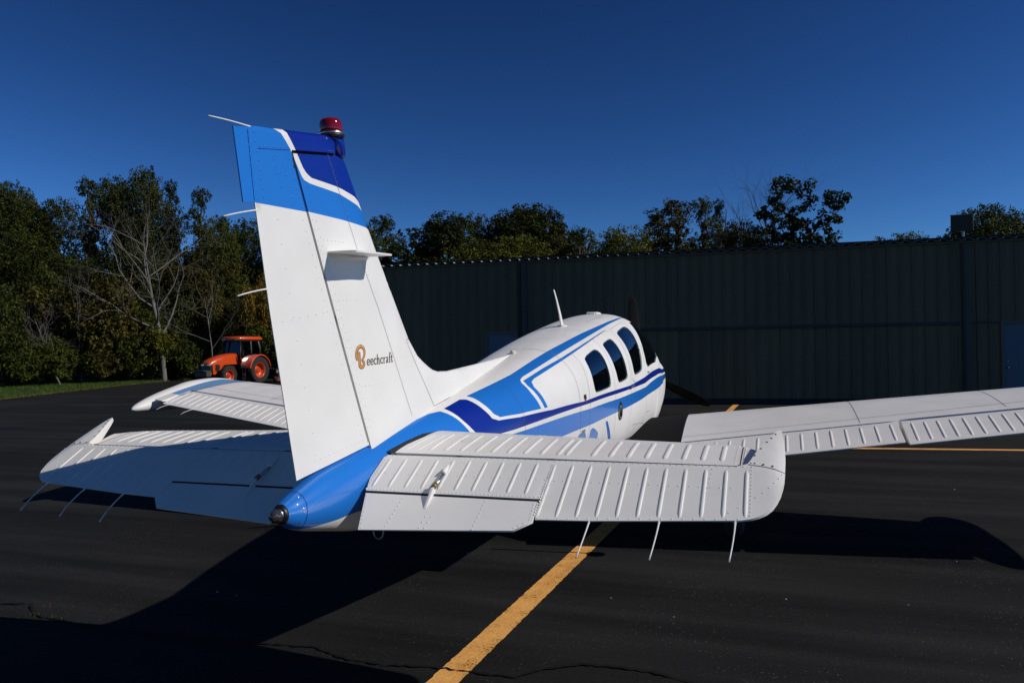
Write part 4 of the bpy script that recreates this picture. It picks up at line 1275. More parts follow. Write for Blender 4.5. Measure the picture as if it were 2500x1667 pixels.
def lettering(s):
    gv, gf, bv, bf = [], [], [], []

    def put(V_, F_, v, f):
        b = len(V_); V_ += v; F_ += [tuple(i + b for i in q) for q in f]
    # small letters
    sx = .0365
    y = .616
    org = lambda y0: (y0, 1.6135 + (y0 - .606) * .045, 0.0, .0)
    wfn = lambda t, d: (.17 if abs(d.y) > .55 else .09)
    for ch, adv in zip('eechcraft', (.78, .78, .72, .80, .72, .62, .74, .50, .5)):
        for pth in GL[ch]:
            cur = len(pth) > 3
            if s > 0: put(bv, bf, *stroke(pth, wfn, org(y), sx, sx * 1.02, fin_h, BROWN, '', None, s, .0016, cur))
            else: put(bv, bf, *stroke([(-a, b) for a, b in pth], wfn, org(1.48 - y), sx, sx * 1.02, fin_h, BROWN, '', None, s, .0016, cur))
        y += adv * sx * 1.13
    # the swash capital
    B = [[(.10, .36), (.04, .38), (.0, .52), (.02, .74), (.16, .94), (.34, 1.0), (.54, .92), (.64, .72), (.58, .50), (.40, .34)],
         [(.40, .34), (.54, .26), (.58, .12), (.44, .0), (.28, .02), (.28, .12), (.36, .14)]]
    stem = [(.20, .70), (.22, .40), (.24, .0)]
    o = (.530, 1.608, 0, .0)
    mir = (lambda P: P) if s > 0 else (lambda P: [(-a, b) for a, b in P])
    o2 = o if s > 0 else (1.48 - .530, 1.608, 0, 0)
    for (V_, F_, dx, wk, lf) in ((bv, bf, .022, 1.45, .0012), (gv, gf, 0, 1.0, .0020)):
        for P in B:
            put(V_, F_, *stroke(mir([(a + dx, b - dx * .3) for a, b in P]), lambda t, d: wk * (.105 * (1 - .6 * abs(2 * t - 1) ** 3) + .02), o2, .104, .094, fin_h, None, '', None, s, lf, True))
        put(V_, F_, *stroke(mir([(a + dx, b) for a, b in stem]), lambda t, d: wk * .115, o2, .104, .094, fin_h, None, '', None, s, lf, False))
        put(V_, F_, *stroke(mir([(.10 + dx, .70), (.24 + dx, .705)]), .05 * wk, o2, .104, .094, fin_h, None, '', None, s, lf + .0001, False))
    mk('lettering_shade', bv, bf, BROWN, FIN)
    mk('lettering_gold', gv, gf, GOLD, FIN)


lettering(1)
lettering(-1)

# ---- roof fittings, vents, handles
MB().loft([[(e * w_ + .0, 4.20 + dy + lean, z) for e, dy, w_ in ((0, .05 * k_, 0), (1, .02 * k_, .010 * k_), (1, -.03 * k_, .008 * k_), (0, -.05 * k_, 0), (-1, -.03 * k_, .008 * k_), (-1, .02 * k_, .010 * k_))] for z, lean, k_ in ((1.865, .01, 1.15), (1.88, .0, 1.0), (2.0, -.085, .75), (2.12, -.185, .5), (2.185, -.25, .38), (2.19, -.262, .2))]).build('whip_antenna', WHITE, AC, True)
mb = MB(); mb.lathe([(.045, 1.862), (.044, 1.884), (.036, 1.889), (.0001, 1.890)], 20, 'z', (0, 4.205, 0)); mb.build('antenna_foot', WHITE, AC, True)
mb = MB(); mb.box((-.10, 5.52, 2.028), (.02, 5.72, 2.062), None, .010); mb.build('roof_vent', WHITE, AC)
mb = MB(); mb.box((-.06, 5.50, 2.03), (-.0, 5.53, 2.055), None, .006); mb.build('roof_vent_lip', WHITE, AC)
for s in (1, -1):
    # oval exhaust vent
    pth = [(4.055 + .062 * math.cos(q), -6.0 + 4.9 * math.sin(q)) for q in np.linspace(0, 2 * math.pi, 33)]
    hull_strip('cabin_vent_ring', pth, .014, BLACKP, AC, s, .004, .02)
    v = [hp(4.055, -6, .003, s)] + [hp(4.055 + .055 * math.cos(q), -6.0 + 4.4 * math.sin(q), .0035, s) for q in np.linspace(0, 2 * math.pi, 25)]
    mk('cabin_vent', v, [(0, i, i + 1) for i in range(1, 25)], GREYM, AC)
    for k in range(3):
        mb = MB(); mb.tube([hp(4.03 + .025 * k, -6 - 3, .006, s), hp(4.03 + .025 * k, -6 + 3, .006, s)], .0045, 6); mb.build('cabin_vent_vane', BLACKP, AC, True)
    # latch, handle, placard
    v = [hp(a, b, .003, s) for a, b in ((3.085, 10.2), (3.135, 10.2), (3.14, 7.0), (3.125, 6.6), (3.09, 6.8))]
    mk('door_latch', v, [(0, 1, 2, 3, 4)], BLACKP, AC, False)
    v = [hp(a, b, .004, s) for a, b in ((3.10, 7.2), (3.128, 7.2), (3.125, 4.8), (3.115, 4.4), (3.105, 4.8))]
    mk('latch_pull', v, [(0, 1, 2, 3, 4)], mat('brick_red_tag', (.25, .07, .05), .6), AC, False)
    MB().tube([hp(4.40, 3.7, .004, s), hp(4.42, 3.9, .016, s), hp(4.52, 4.4, .018, s), hp(4.56, 4.5, .006, s)], .008, 6).build('door_handle', NAVY, AC, True)
    MB().tube([hp(5.28, 9.3, .002, s), hp(5.30, 9.4, .02, s), hp(5.50, 10.2, .02, s)], [.010, .008, .006], 6).build('storm_window_latch', WHITE, AC, True)
    v = [hp(a, b, .0015, s) for a, b in ((3.03, -10.8), (3.11, -10.4), (3.12, -12.6), (3.06, -13.6), (3.04, -13.4))]
    mk('data_plate', v, [(0, 1, 2, 3, 4)], GREYM, AC, False)

# ---- cabin
mb = MB(); mb.box((-.50, 2.95, .80), (.50, 6.5, .84)); mb.build('cabin_floor', INTER, AC)
for y in (2.93, 6.50):
    ring = [hp(y, t, -.03, 1) for t in np.linspace(-85, 89, 20)] + [hp(y, t, -.03, -1) for t in np.linspace(89, -85, 20)]
    mk('cabin_bulkhead' if y < 3 else 'instrument_panel', ring, [tuple(range(40))], INTER, AC, False)
for (y, k_) in ((3.62, .78), (4.42, .90), (5.15, .98)):
    for x in (-.25, .25):
        se = empty('cabin_seat', (x * (.75 + .25 * k_), y, .84), 0, AC); se.scale = (k_ * .92, k_, k_)
        MB().box((-.22, -.02, .16), (.22, .44, .30), None, .05).build('seat_cushion', SEATM, se)
        MB().box((-.22, -.12, .24), (.22, -.0, .72), None, .05).build('seat_back', SEATM, se)
        MB().box((-.13, -.12, .73), (.13, -.03, .92), None, .04).build('head_rest', SEATM, se)
        MB().box((-.18, .0, -.01), (.18, .36, .17)).build('seat_base', INTER, se)

# ---- propeller
PY, PZ = 8.12, 1.345
mb = MB(); mb.lathe([(.17, -.16), (.18, -.12), (.178, -.04), (.16, .06), (.12, .16), (.06, .235), (.0001, .262)], 28, 'y', (0, PY, PZ)); mb.build('spinner', WHITE, AC, True)
for k in range(3):
    a0 = rad(-4.5 + 120 * k)
    R = Matrix.Rotation(a0, 4, 'Y')
    secs = []
    for r_, ch, th_, tw in ((.10, .07, .05, 62), (.22, .09, .045, 55), (.35, .13, .032, 44), (.55, .155, .022, 33), (.78, .145, .016, 25), (.95, .115, .011, 21), (1.02, .075, .008, 20), (1.045, .03, .005, 20)):
        q = []
        for j in range(14):
            an = 2 * math.pi * j / 14
            cx, ct = ch / 2 * math.cos(an), th_ / 2 * math.sin(an)
            t_ = rad(tw)
            q.append(Vector((0, PY, PZ)) + R @ Vector((cx * math.cos(t_) - ct * math.sin(t_), cx * math.sin(t_) + ct * math.cos(t_), r_)))
        secs.append(q)
    MB().loft(secs).build('propeller_blade', mat('matte_black_blade', (.006, .006, .006), .8, spec=.15), AC, True)
ring = [[hp(8.0, t, .0, sd) * 1 for sd, ts in ((1, np.linspace(-90, 90, 15)[:-1]), (-1, np.linspace(90, -90, 15)[:-1])) for t in ts]]
r0 = ring[0]; c0 = Vector((0, 8.02, 1.30))
MB().loft([r0, [c0 + (p - c0) * .8 + Vector((0, .02, 0)) for p in r0], [c0 + (p - c0) * .5 + Vector((0, .0, 0)) for p in r0]]).build('nose_bowl', WHITE, AC, True)

# ---- landing gear, step, tie-down ring
def wheel(parent, c, R, wd, axis='x'):
    prof = [(R * .55, -wd * .42), (R * .80, -wd * .5), (R * .95, -wd * .36), (R, -wd * .12), (R, wd * .12), (R * .95, wd * .36), (R * .80, wd * .5), (R * .55, wd * .42)]
    t = MB().lathe(prof, 28, axis, c, False).build('tyre', TYRE, parent, True)
    MB().lathe([(.03, -wd * .40), (R * .5, -wd * .36), (R * .56, -wd * .43), (R * .56, wd * .43), (R * .5, wd * .36), (.03, wd * .40)], 20, axis, c).build('wheel_rim', mat('dull_wheel_rim', (.12, .12, .12), .6), parent, True)


for s in (1, -1):
    G = empty('main_landing_gear', (0, 0, 0), 0, AC)
    wheel(G, (s * 1.44, 4.62, .225), .225, .16)
    MB().tube([(s * 1.36, 4.66, .72), (s * 1.36, 4.63, .42)], .045, 10).build('gear_leg', WHITE, G, True)
    MB().tube([(s * 1.36, 4.63, .42), (s * 1.36, 4.62, .22)], .028, 10).build('oleo_strut', STEEL, G, True)
    MB().tube([(s * 1.33, 4.62, .225), (s * 1.45, 4.62, .225)], .022, 8).build('axle', STEEL, G)
    mb = MB(); mb.box((s * 1.55 - .006, 4.44, .36), (s * 1.55 + .006, 4.86, .78)); mb.build('gear_door', WHITE, G)
G = empty('nose_landing_gear', (0, 0, 0), 0, AC)
wheel(G, (0, 7.05, .18), .18, .13)
MB().tube([(0, 6.98, .72), (0, 7.03, .42)], .045, 10).build('gear_leg', WHITE, G, True)
MB().tube([(0, 7.03, .42), (0.0, 7.05, .34)], .03, 10).build('oleo_strut', STEEL, G, True)
for e in (-1, 1):
    MB().tube([(0, 7.04, .38), (e * .085, 7.045, .36), (e * .085, 7.05, .18)], .016, 8).build('wheel_fork', STEEL, G, True)
SP = empty('boarding_step', (0, 0, 0), 0, AC)
MB().tube([(.50, 3.68, .72), (.66, 3.69, .50), (.74, 3.70, .36), (.80, 3.70, .335)], .013, 8).build('step_bar', BLACKP, SP, True)
MB().lathe([(.02, .328), (.075, .330), (.075, .342), (.02, .344)], 16, 'z', (.86, 3.70, 0)).build('step_pad', BLACKP, SP, True)
MB().tube([(.0, .62 + .028 * math.sin(q) * .3, .93 - .030 + .034 * math.cos(q)) if False else (.028 * math.sin(q), .80, .805 + .036 * math.cos(q)) for q in np.linspace(.4, 2 * math.pi - .4, 14)], .0045, 6).build('tie_down_ring', STEEL, AC, True)
MB().tube([(-.012, .80, .85), (.0, .80, .83), (.012, .80, .85)], .006, 6).build('tie_down_lug', STEEL, AC, True)


# ------------------------------------------------------------------ hangar
HG = empty('metal_hangar', (1.5, 20.85, 0), rad(4.2))
tag(HG, 'long low grey sheet-metal hangar with ribbed walls in shade behind the aircraft', 'hangar')
HX0, HX1, HYF, HE = -12.6, 15.0, 20.8, 4.36
ox, oy = 1.5, 20.8


def hpt(x, y, z): return (x - ox, y - oy, z)


def rib_panel(name, wid, z0, z1, m, off=0.0):
    """one corrugated sheet: three trapezoid ribs and flat pans with a shallow swage"""
    prof = []
    n = 3
    p = wid / n
    for k in range(n):
        x = k * p
        prof += [(x, 0), (x + .018, -.032), (x + .045, -.032), (x + .063, 0), (x + p * .42, 0), (x + p * .45, -.006), (x + p * .50, -.006), (x + p * .53, 0), (x + p * .74, 0), (x + p * .77, -.006), (x + p * .82, -.006), (x + p * .85, 0)]
    prof.append((wid - .003, 0))
    v = [(x, y, z) for z in (z0, z1) for x, y in prof]
    k = len(prof)
    me = MB().add(v, [(i, i + 1, k + i + 1, k + i) for i in range(k - 1)]).mesh(name, m)
    return me


PW = .914
mid = 2.20
up_me = rib_panel('wall_sheet', PW, mid + .05, HE, WALLM)
lo_me = rib_panel('wall_sheet', PW, .10, mid - .02, WALLM)
full_me = rib_panel('wall_sheet', PW, .10, HE, WALLM)
BAY0, BAY1 = -5.72, 6.52
DL0, DL1, DR0, DR1 = -6.88, -5.96, 7.46, 8.38
DTOP = 2.16
nb_ = 13
stp = (BAY1 - BAY0) / nb_
for i in range(nb_):
    inst('wall_sheet', up_me, HG, hpt(BAY0 + i * stp, HYF, 0), scale=(stp / PW, 1, 1))
    inst('wall_sheet', lo_me, HG, hpt(BAY0 + i * stp, HYF + .03, 0), scale=(stp / PW, 1, 1))
dover = rib_panel('wall_sheet', .92, DTOP + .08, HE, WALLM)
for a, b in ((HX0, DL0 - .06), (DL1 + .06, BAY0 - .02), (BAY1 + .0, DR0 - .06), (DR1 + .06, HX1)):
    n = max(1, int(round((b - a) / PW))); st = (b - a) / n
    for k in range(n):
        inst('wall_sheet', full_me, HG, hpt(a + k * st, HYF - .02, 0), scale=(st / PW, 1, 1))
for d0, d1 in ((DL0, DL1), (DR0, DR1)):
    inst('wall_sheet', dover, HG, hpt(d0 - .06, HYF - .02, 0), scale=((d1 - d0 + .12) / .92, 1, 1))
    D_ = MB().box(hpt(d0, HYF - .005, .03), hpt(d1, HYF + .04, DTOP)).build('entrance_door', DOORB, HG)
    mb = MB()
    mb.box(hpt(d0 - .07, HYF - .07, 0), hpt(d0 - .002, HYF + .03, DTOP + .08)).box(hpt(d1 + .002, HYF - .07, 0), hpt(d1 + .07, HYF + .03, DTOP + .08)).box(hpt(d0 - .002, HYF - .068, DTOP + .004), hpt(d1 + .002, HYF + .03, DTOP + .078))
    mb.build('door_frame', mat('door_frame_paint', (.10, .085, .07), .5), D_)
    kx = d0 + .09
    MB().lathe([(.034, 0), (.034, -.01), (.012, -.012), (.012, -.04), (.03, -.045), (.03, -.07), (.012, -.078), (.0001, -.079)], 14, 'y', hpt(kx, HYF - .006, 1.0)).build('door_knob', ALU, D_, True)
    MB().lathe([(.03, 0), (.03, -.012), (.0001, -.014)], 14, 'y', hpt(kx, HYF - .006, 1.16)).build('door_lock', ALU, D_, True)
# trims, girt, base, columns
MB().box(hpt(BAY0, HYF - .075, mid - .035), hpt(BAY1, HYF + .02, mid + .050)).build('door_split_rail', WALLD, HG)
MB().box(hpt(BAY1 + .12, HYF - .07, mid - .02), hpt(DR0 - .075, HYF - .016, mid + .035)).build('wall_rail', WALLD, HG)
MB().box(hpt(BAY0 - .02, HYF - .06, .0), hpt(BAY1 + .02, HYF + .10, .16)).build('base_trim', RUBBER, HG)  # dark base trim, near-black to stand for the shaded recess at the foot
for xc in (BAY0, BAY1):
    MB().box(hpt(xc - .02, HYF - .11, 0), hpt(xc + .13, HYF - .035, HE - .02)).build('corner_trim', TRIMB, HG)
    MB().box(hpt(xc + .02, HYF - .135, 0), hpt(xc + .075, HYF - .112, HE - .02)).build('corner_trim_rib', TRIMB, HG)
MB().box(hpt(HX0 - .02, HYF - .10, HE), hpt(HX1, HYF + .02, HE + .055)).build('eave_trim', mat('eave_trim_grey', (.16, .16, .15), .5), HG)
MB().box(hpt(HX0, HYF - .02, HE + .056), hpt(HX1, HYF + .1, HE + .17)).build('eave_closure', GAP, HG)
# side and rear walls, roof sheets
MB().box(hpt(HX0, HYF + .04, 0), hpt(HX0 + .06, HYF + 16, HE + .02)).build('side_wall', WALLM, HG)
MB().box(hpt(HX1 - .06, HYF + .04, 0), hpt(HX1, HYF + 16, HE + .02)).build('side_wall', WALLM, HG)
MB().box(hpt(HX0 + .07, HYF + 15.9, 0), hpt(HX1 - .07, HYF + 16, HE + .02)).build('rear_wall', WALLM, HG)
prof = []
n = 3; p = PW / n
for k in range(n):
    q = k * p
    prof += [(q, 0), (q + .05, 0), (q + .075, .045), (q + .20, .045), (q + .225, 0)]
prof.append((PW - .004, 0))
k = len(prof)
# two slopes meeting at the ridge
v = [(a, y, z + h) for (y, z) in ((-.22, HE + .060), (8.0, HE + .48), (16.2, HE + .060)) for a, h in prof]
v += [(a, y, z + h - .012) for (y, z) in ((-.22, HE + .060),) for a, h in prof]
f = [(r * k + i, r * k + i + 1, (r + 1) * k + i + 1, (r + 1) * k + i) for r in range(2) for i in range(k - 1)] + [(i, i + 1, 3 * k + i + 1, 3 * k + i) for i in range(k - 1)]
roof_me = MB().add(v, f).mesh('roof_sheet', ROOFM)
nr = int((HX1 - HX0 + .2) / PW)
for i in range(nr):
    inst('roof_sheet', roof_me, HG, hpt(HX0 - .1 + i * PW, HYF, 0))
# ribbed gutter face below the roof sheets: dark underside
MB().box(hpt(HX0 - .08, HYF - .20, HE + .030), hpt(HX1, HYF - .105, HE + .052)).build('gutter', WALLD, HG)


def ray_pt(px, py, depth):
    """point on the line of sight through a photo pixel at a distance along the view axis"""
    d = cf_ + cr_ * ((px - 1250) / FPX) - cu_ * ((py - 833.5) / FPX)
    return Vector(CAM) + d * depth


# sign panel on a post behind the hangar
sp = ray_pt(2350, 545, 46)
SG = empty('sign_panel', (sp.x, sp.y, 0)); tag(SG, 'dark square sign panel on a post above the hangar roof', 'sign')
MB().box((-.62, -.08, sp.z - .47), (.55, .08, sp.z + .47), None, .02).build('panel', mat('brown_sign', (.035, .028, .022), .7, var=.2), SG)
MB().box((-.64, -.10, sp.z + .47), (.57, .10, sp.z + .51)).build('panel_cap', mat('sign_cap', (.25, .18, .12), .6), SG)
MB().tube([(.05, .12, 0), (.05, .12, sp.z)], .07, 10).build('post', STEEL, SG)


# ------------------------------------------------------------------ tractor
TP = ray_pt(600, 930, 43.0)
TR = empty('farm_tractor', (TP.x - .05, TP.y + .10, 0), 0)
hd = Vector((-.06, -.998)).normalized()
view = math.atan2(cf_.x, cf_.y)
ang_t = math.atan2(hd.y, hd.x) - math.pi / 2
TR.rotation_euler = (0, 0, ang_t + rad(0))
tag(TR, 'orange farm tractor with black glazed cab parked by the trees', 'tractor')
# local: +y forward, +x right; rear axle at y = 0


def tractor_wheel(name, c, R, wd, rimR, lugs, s):
    W_ = empty(name, (0, 0, 0), 0, TR)
    prof = [(rimR, -wd * .40), (R * .82, -wd * .5), (R * .93, -wd * .44), (R * .95, 0), (R * .93, wd * .44), (R * .82, wd * .5), (rimR, wd * .40)]
    MB().lathe(prof, 36, 'x', c, False).build('tyre', TYRE, W_, True)
    L = MB()
    for k in range(lugs):
        for e in (-1, 1):
            a = 2 * math.pi * (k + (.5 if e > 0 else 0)) / lugs
            q = []
            for (da, xx, rr) in ((-.035, e * wd * .02, R * .94), (.05, e * wd * .02, R * .94), (.05 - .16, e * wd * .50, R * .86), (-.035 - .16, e * wd * .50, R * .86)):
                for r2 in (rr, rr + R * .055):
                    q.append((c[0] + xx, c[1] + r2 * math.cos(a + da), c[2] + r2 * math.sin(a + da)))
            L.add(q, [(1, 3, 5, 7), (0, 1, 3, 2), (2, 3, 5, 4), (4, 5, 7, 6), (6, 7, 1, 0)])
    L.build('tyre_lugs', TYRE, W_)
    o_ = s
    pr = [(rimR + .005, -wd * .38), (rimR * .96, -wd * .40), (rimR * .90, -wd * .30), (rimR * .88, wd * .0), (rimR * .60, wd * .12), (rimR * .34, wd * .10), (rimR * .32, -wd * .05), (rimR * .12, -wd * .08), (.001, -wd * .08)]
    pr = [(r, h * (1 if s < 0 else -1)) for r, h in pr]
    MB().lathe(pr, 36, 'x', c, False).build('wheel_rim', ORANGE, W_, True)
    for k in range(8):
        a = 2 * math.pi * k / 8
        hx = c[0] + s * wd * .07
        MB().lathe([(.022, -.02), (.022, .02), (.001, .022)], 6, 'x', (hx, c[1] + rimR * .24 * math.cos(a), c[2] + rimR * .24 * math.sin(a))).build('wheel_nut', STEEL, W_)
    return W_


for s in (-1, 1):
    tractor_wheel('rear_wheel', (s * .80, 0, .77), .77, .46, .42, 20, s)
    tractor_wheel('front_wheel', (s * .78, 2.22, .54), .54, .32, .30, 17, s)
ell = lambda a0, a1, n, r: [(r * math.cos(t), r * math.sin(t)) for t in np.linspace(a0, a1, n)]
# hood: lofted, dropping to the nose
hs_ = []
for (y, zt, zb, w_) in ((1.05, 1.72, 1.12, .40), (1.5, 1.70, 1.12, .40), (2.0, 1.63, 1.10, .38), (2.5, 1.50, 1.02, .36), (2.85, 1.36, .98, .33), (3.0, 1.24, .98, .28)):
    q = [(-w_, zb), (-w_, zb + (zt - zb) * .55), (-w_ * .93, zt - .09), (-w_ * .7, zt - .02), (0, zt), (w_ * .7, zt - .02), (w_ * .93, zt - .09), (w_, zb + (zt - zb) * .55), (w_, zb)]
    hs_.append([(a, y, b) for a, b in q])
autosmooth(MB().loft(hs_).build('hood', ORANGE, TR), 40)
for s in (-1, 1):
    # side cowl: orange surround with a dark vent
    o = [(2.02, 1.16), (2.90, 1.13), (2.86, .62), (2.42, .60), (2.20, .98)]
    MB().prism(o, lambda a, b, s=s: (s * .34, a, b), lambda a, b, s=s: (s * .372, a, b)).build('side_cowl', ORANGE, TR)
    o = [(2.42, 1.12), (2.70, 1.14), (2.72, .82), (2.60, .74), (2.46, .78), (2.36, .98)]
    MB().prism(o, lambda a, b, s=s: (s * .373, a, b), lambda a, b, s=s: (s * .380, a, b)).build('side_vent', TBLACK, TR)
    MB().box((s * .20 - .10, 2.93, 1.06), (s * .20 + .10, 3.03, 1.16), None, .02).build('headlamp', HEADL, TR)
MB().box((-.33, 2.86, .62), (.33, 3.005, 1.10), None, .03).build('grille', TBLACK, TR)
MB().box((-.28, 1.0, .60), (.28, 2.86, 1.10)).build('engine_block', TBLACK, TR)
MB().box((-.20, -.35, .55), (.20, 1.0, 1.0)).build('transmission', TBLACK, TR)
MB().box((-.60, 2.14, .46), (.60, 2.30, .62), None, .03).build('front_axle', TBLACK, TR)
MB().tube([(-.7, 0, .77), (.7, 0, .77)], .14, 12).build('rear_axle', TBLACK, TR)
MB().box((-.42, 3.02, .50), (.42, 3.36, .78), None, .03).build('front_weight', mat('dark_grey_iron', (.05, .05, .052), .6), TR)
MB().box((-.36, 3.0, .80), (.36, 3.52, .84)).build('front_rack', mat('dark_grey_iron', (.05, .05, .052), .6), TR)
for s in (-1, 1):
    MB().lathe([(.05, 0), (.05, .05), (.001, .06)], 10, 'x', (s * .38, 3.0, .66)).build('tow_reflector', ORANGE, TR)
# cab: posts, roof, glass
P4 = {'a': (.60, 1.12, 1.02), 'A': (.52, .98, 2.40), 'b': (.66, .28, 1.0), 'B': (.60, .25, 2.42), 'c': (.62, -.55, 1.25), 'C': (.56, -.42, 2.40)}
for s in (-1, 1):
    f_ = lambda k: (s * P4[k][0], P4[k][1], P4[k][2])
    for lo_, hi_, r_ in (('a', 'A', .035), ('b', 'B', .035), ('c', 'C', .04)):
        MB().tube([f_(lo_), f_(hi_)], r_, 8).build('cab_post', TBLACK, TR, True)
    mk('cab_window', [f_('a'), f_('A'), f_('B'), f_('b')], [(0, 1, 2, 3)], CABGLASS, TR, False)
    mk('cab_window', [f_('b'), f_('B'), f_('C'), f_('c')], [(0, 1, 2, 3)], CABGLASS, TR, False)
    MB().box((s * .60 - .05, -.55, .95), (s * .60 + .05, 1.12, 1.04)).build('cab_sill', TBLACK, TR)
    # fender: an orange arc over the rear tyre
    R0 = .86
    secs = []
    for t in np.linspace(rad(8), rad(168), 18):
        secs.append([(s * .56, R0 * math.cos(t), .77 + R0 * math.sin(t)), (s * 1.04, R0 * math.cos(t), .77 + R0 * math.sin(t)), (s * 1.06, (R0 - .06) * math.cos(t), .77 + (R0 - .06) * math.sin(t)), (s * .56, (R0 - .03) * math.cos(t), .77 + (R0 - .03) * math.sin(t))])
    autosmooth(MB().loft(secs).build('rear_fender', ORANGE, TR), 40)
    MB().box((s * .72 - .14, .98, .34), (s * .72 + .14, 1.22, .37)).build('cab_step', TBLACK, TR)
    MB().box((s * .72 - .14, .98, .60), (s * .72 + .14, 1.18, .63)).build('cab_step', TBLACK, TR)
    for y in (.99, 1.20):
        MB().tube([(s * .84, y, .34), (s * .80, y - .02, .95)], .016, 6).build('step_rail', TBLACK, TR)
    MB().box((s * .64 - .02, 1.02, 1.30), (s * .64 + .06, 1.10, 1.44)).build('marker_lamp', mat('orange_lamp', (.55, .10, .01), .3), TR)
    MB().tube([(s * .55, 1.0, 2.2), (s * .78, 1.12, 2.15), (s * .80, 1.12, 1.75)], .014, 6).build('mirror_arm', TBLACK, TR)
    MB().box((s * .80 - .07, 1.10, 1.55), (s * .80 + .07, 1.15, 1.85), None, .02).build('wing_mirror', TBLACK, TR)
mk('windscreen', [(-.60, 1.12, 1.02), (-.52, .98, 2.40), (.52, .98, 2.40), (.60, 1.12, 1.02)], [(0, 1, 2, 3)], CABGLASS, TR, False)
mk('rear_window', [(-.62, -.55, 1.25), (-.56, -.42, 2.40), (.56, -.42, 2.40), (.62, -.55, 1.25)], [(0, 1, 2, 3)], CABGLASS, TR, False)
rs = []
for (z, k_) in ((2.40, .96), (2.44, 1.02), (2.52, 1.03), (2.59, .98), (2.62, .86)):
    rs.append([(a * k_, .28 + (b - .28) * k_, z) for a, b in ((-.66, -.50), (-.60, -.60), (.60, -.60), (.66, -.50), (.66, 1.08), (.56, 1.22), (-.56, 1.22), (-.66, 1.08))])
autosmooth(MB().loft(rs[1:]).build('cab_roof', ORANGE, TR), 50)
MB().box((-.60, -.50, 2.36), (.60, 1.14, 2.435)).build('roof_lining', TBLACK, TR)
for xw in (-.45, .45):
    MB().box((xw - .10, 1.14, 2.44), (xw + .10, 1.24, 2.52)).build('work_lamp', HEADL, TR)
MB().tube([(.46, 1.28, 1.2), (.46, 1.26, 2.45), (.46, 1.16, 2.56)], .045, 10).build('exhaust_pipe', TBLACK, TR, True)
MB().box((-.26, -.10, 1.05), (.26, .35, 1.22), None, .04).build('driver_seat', TBLACK, TR)
MB().box((-.26, -.20, 1.2), (.26, -.06, 1.80), None, .04).build('seat_back', TBLACK, TR)
MB().lathe([(.19, -.015), (.205, 0), (.19, .015)], 20, 'z', (0, .68, 1.62)).build('steering_wheel', TBLACK, TR)
MB().tube([(0, .95, 1.2), (0, .68, 1.62)], .03, 8).build('steering_column', TBLACK, TR)
MB().box((-.60, -.5, .90), (.60, 1.1, .96)).build('cab_floor', TBLACK, TR)

# rotary cutter behind it
RC = empty('rotary_cutter', TR.location, TR.rotation_euler.z)
tag(RC, 'low black and dull red rotary mower hitched behind the orange tractor', 'mower')
MB().box((-1.15, -3.0, .36), (1.15, -1.35, .52), None, .05).build('deck', DIRTYRED, RC)
for s in (-1, 1):
    MB().prism([(-3.0, .36), (-1.35, .36), (-1.2, .12), (-2.9, .12)], lambda a, b, s=s: (s * 1.13, a, b), lambda a, b, s=s: (s * 1.16, a, b)).build('side_skirt', DIRTYRED, RC)
MB().box((-1.17, -1.50, .50), (1.17, -1.10, .80), None, .03).build('front_box', TBLACK, RC)
MB().prism([(-1.3, .52), (-1.25, 1.0), (-1.15, 1.0), (-1.0, .52)], lambda a, b: (-.08, a, b), lambda a, b: (.08, a, b)).build('hitch_mast', TBLACK, RC)
MB().box((-.25, -2.4, .52), (.25, -1.9, .78), None, .05).build('gearbox', DIRTYRED, RC)
for s in (-1, 1):
    MB().tube([(s * .1, -1.2, .95), (s * .8, -2.9, .50)], .03, 6).build('brace', TBLACK, RC)
    MB().lathe([(.10, -.09), (.24, -.09), (.25, 0), (.24, .09), (.10, .09)], 20, 'x', (s * .7, -3.35, .25)).build('tail_wheel', TYRE, RC, True)
    MB().tube([(s * .7, -3.35, .25), (s * .7, -3.0, .5)], .035, 6).build('wheel_arm', TBLACK, RC)
# the number on the box, stroked: 2713
DG = {'2': [[(0, .8), (.15, 1), (.45, 1), (.58, .78), (.5, .55), (0, 0), (.6, 0)]], '7': [[(0, 1), (.6, 1), (.2, 0)]], '1': [[(.1, .8), (.32, 1), (.32, 0)]], '3': [[(0, 1), (.58, 1), (.28, .6), (.58, .35), (.48, .05), (.2, 0), (0, .12)]]}
v, f = [], []
for i, ch in enumerate('2713'):
    for pth in DG[ch]:
        for a, b in zip(pth[:-1], pth[1:]):
            d = Vector((b[0] - a[0], b[1] - a[1])).normalized(); nx, ny = -d.y * .11, d.x * .11
            q = len(v)
            for (px_, py_) in ((a[0] - nx - d.x * .08, a[1] - ny - d.y * .08), (a[0] + nx - d.x * .08, a[1] + ny - d.y * .08), (b[0] + nx + d.x * .08, b[1] + ny + d.y * .08), (b[0] - nx + d.x * .08, b[1] - ny + d.y * .08)):
                v.append((-1.176, -1.14 - (i * .085 + px_ * .075) - .0, .60 + py_ * .11))
            f.append((q, q + 1, q + 2, q + 3))
mk('number_lettering', v, f, WHITEL, RC, False)


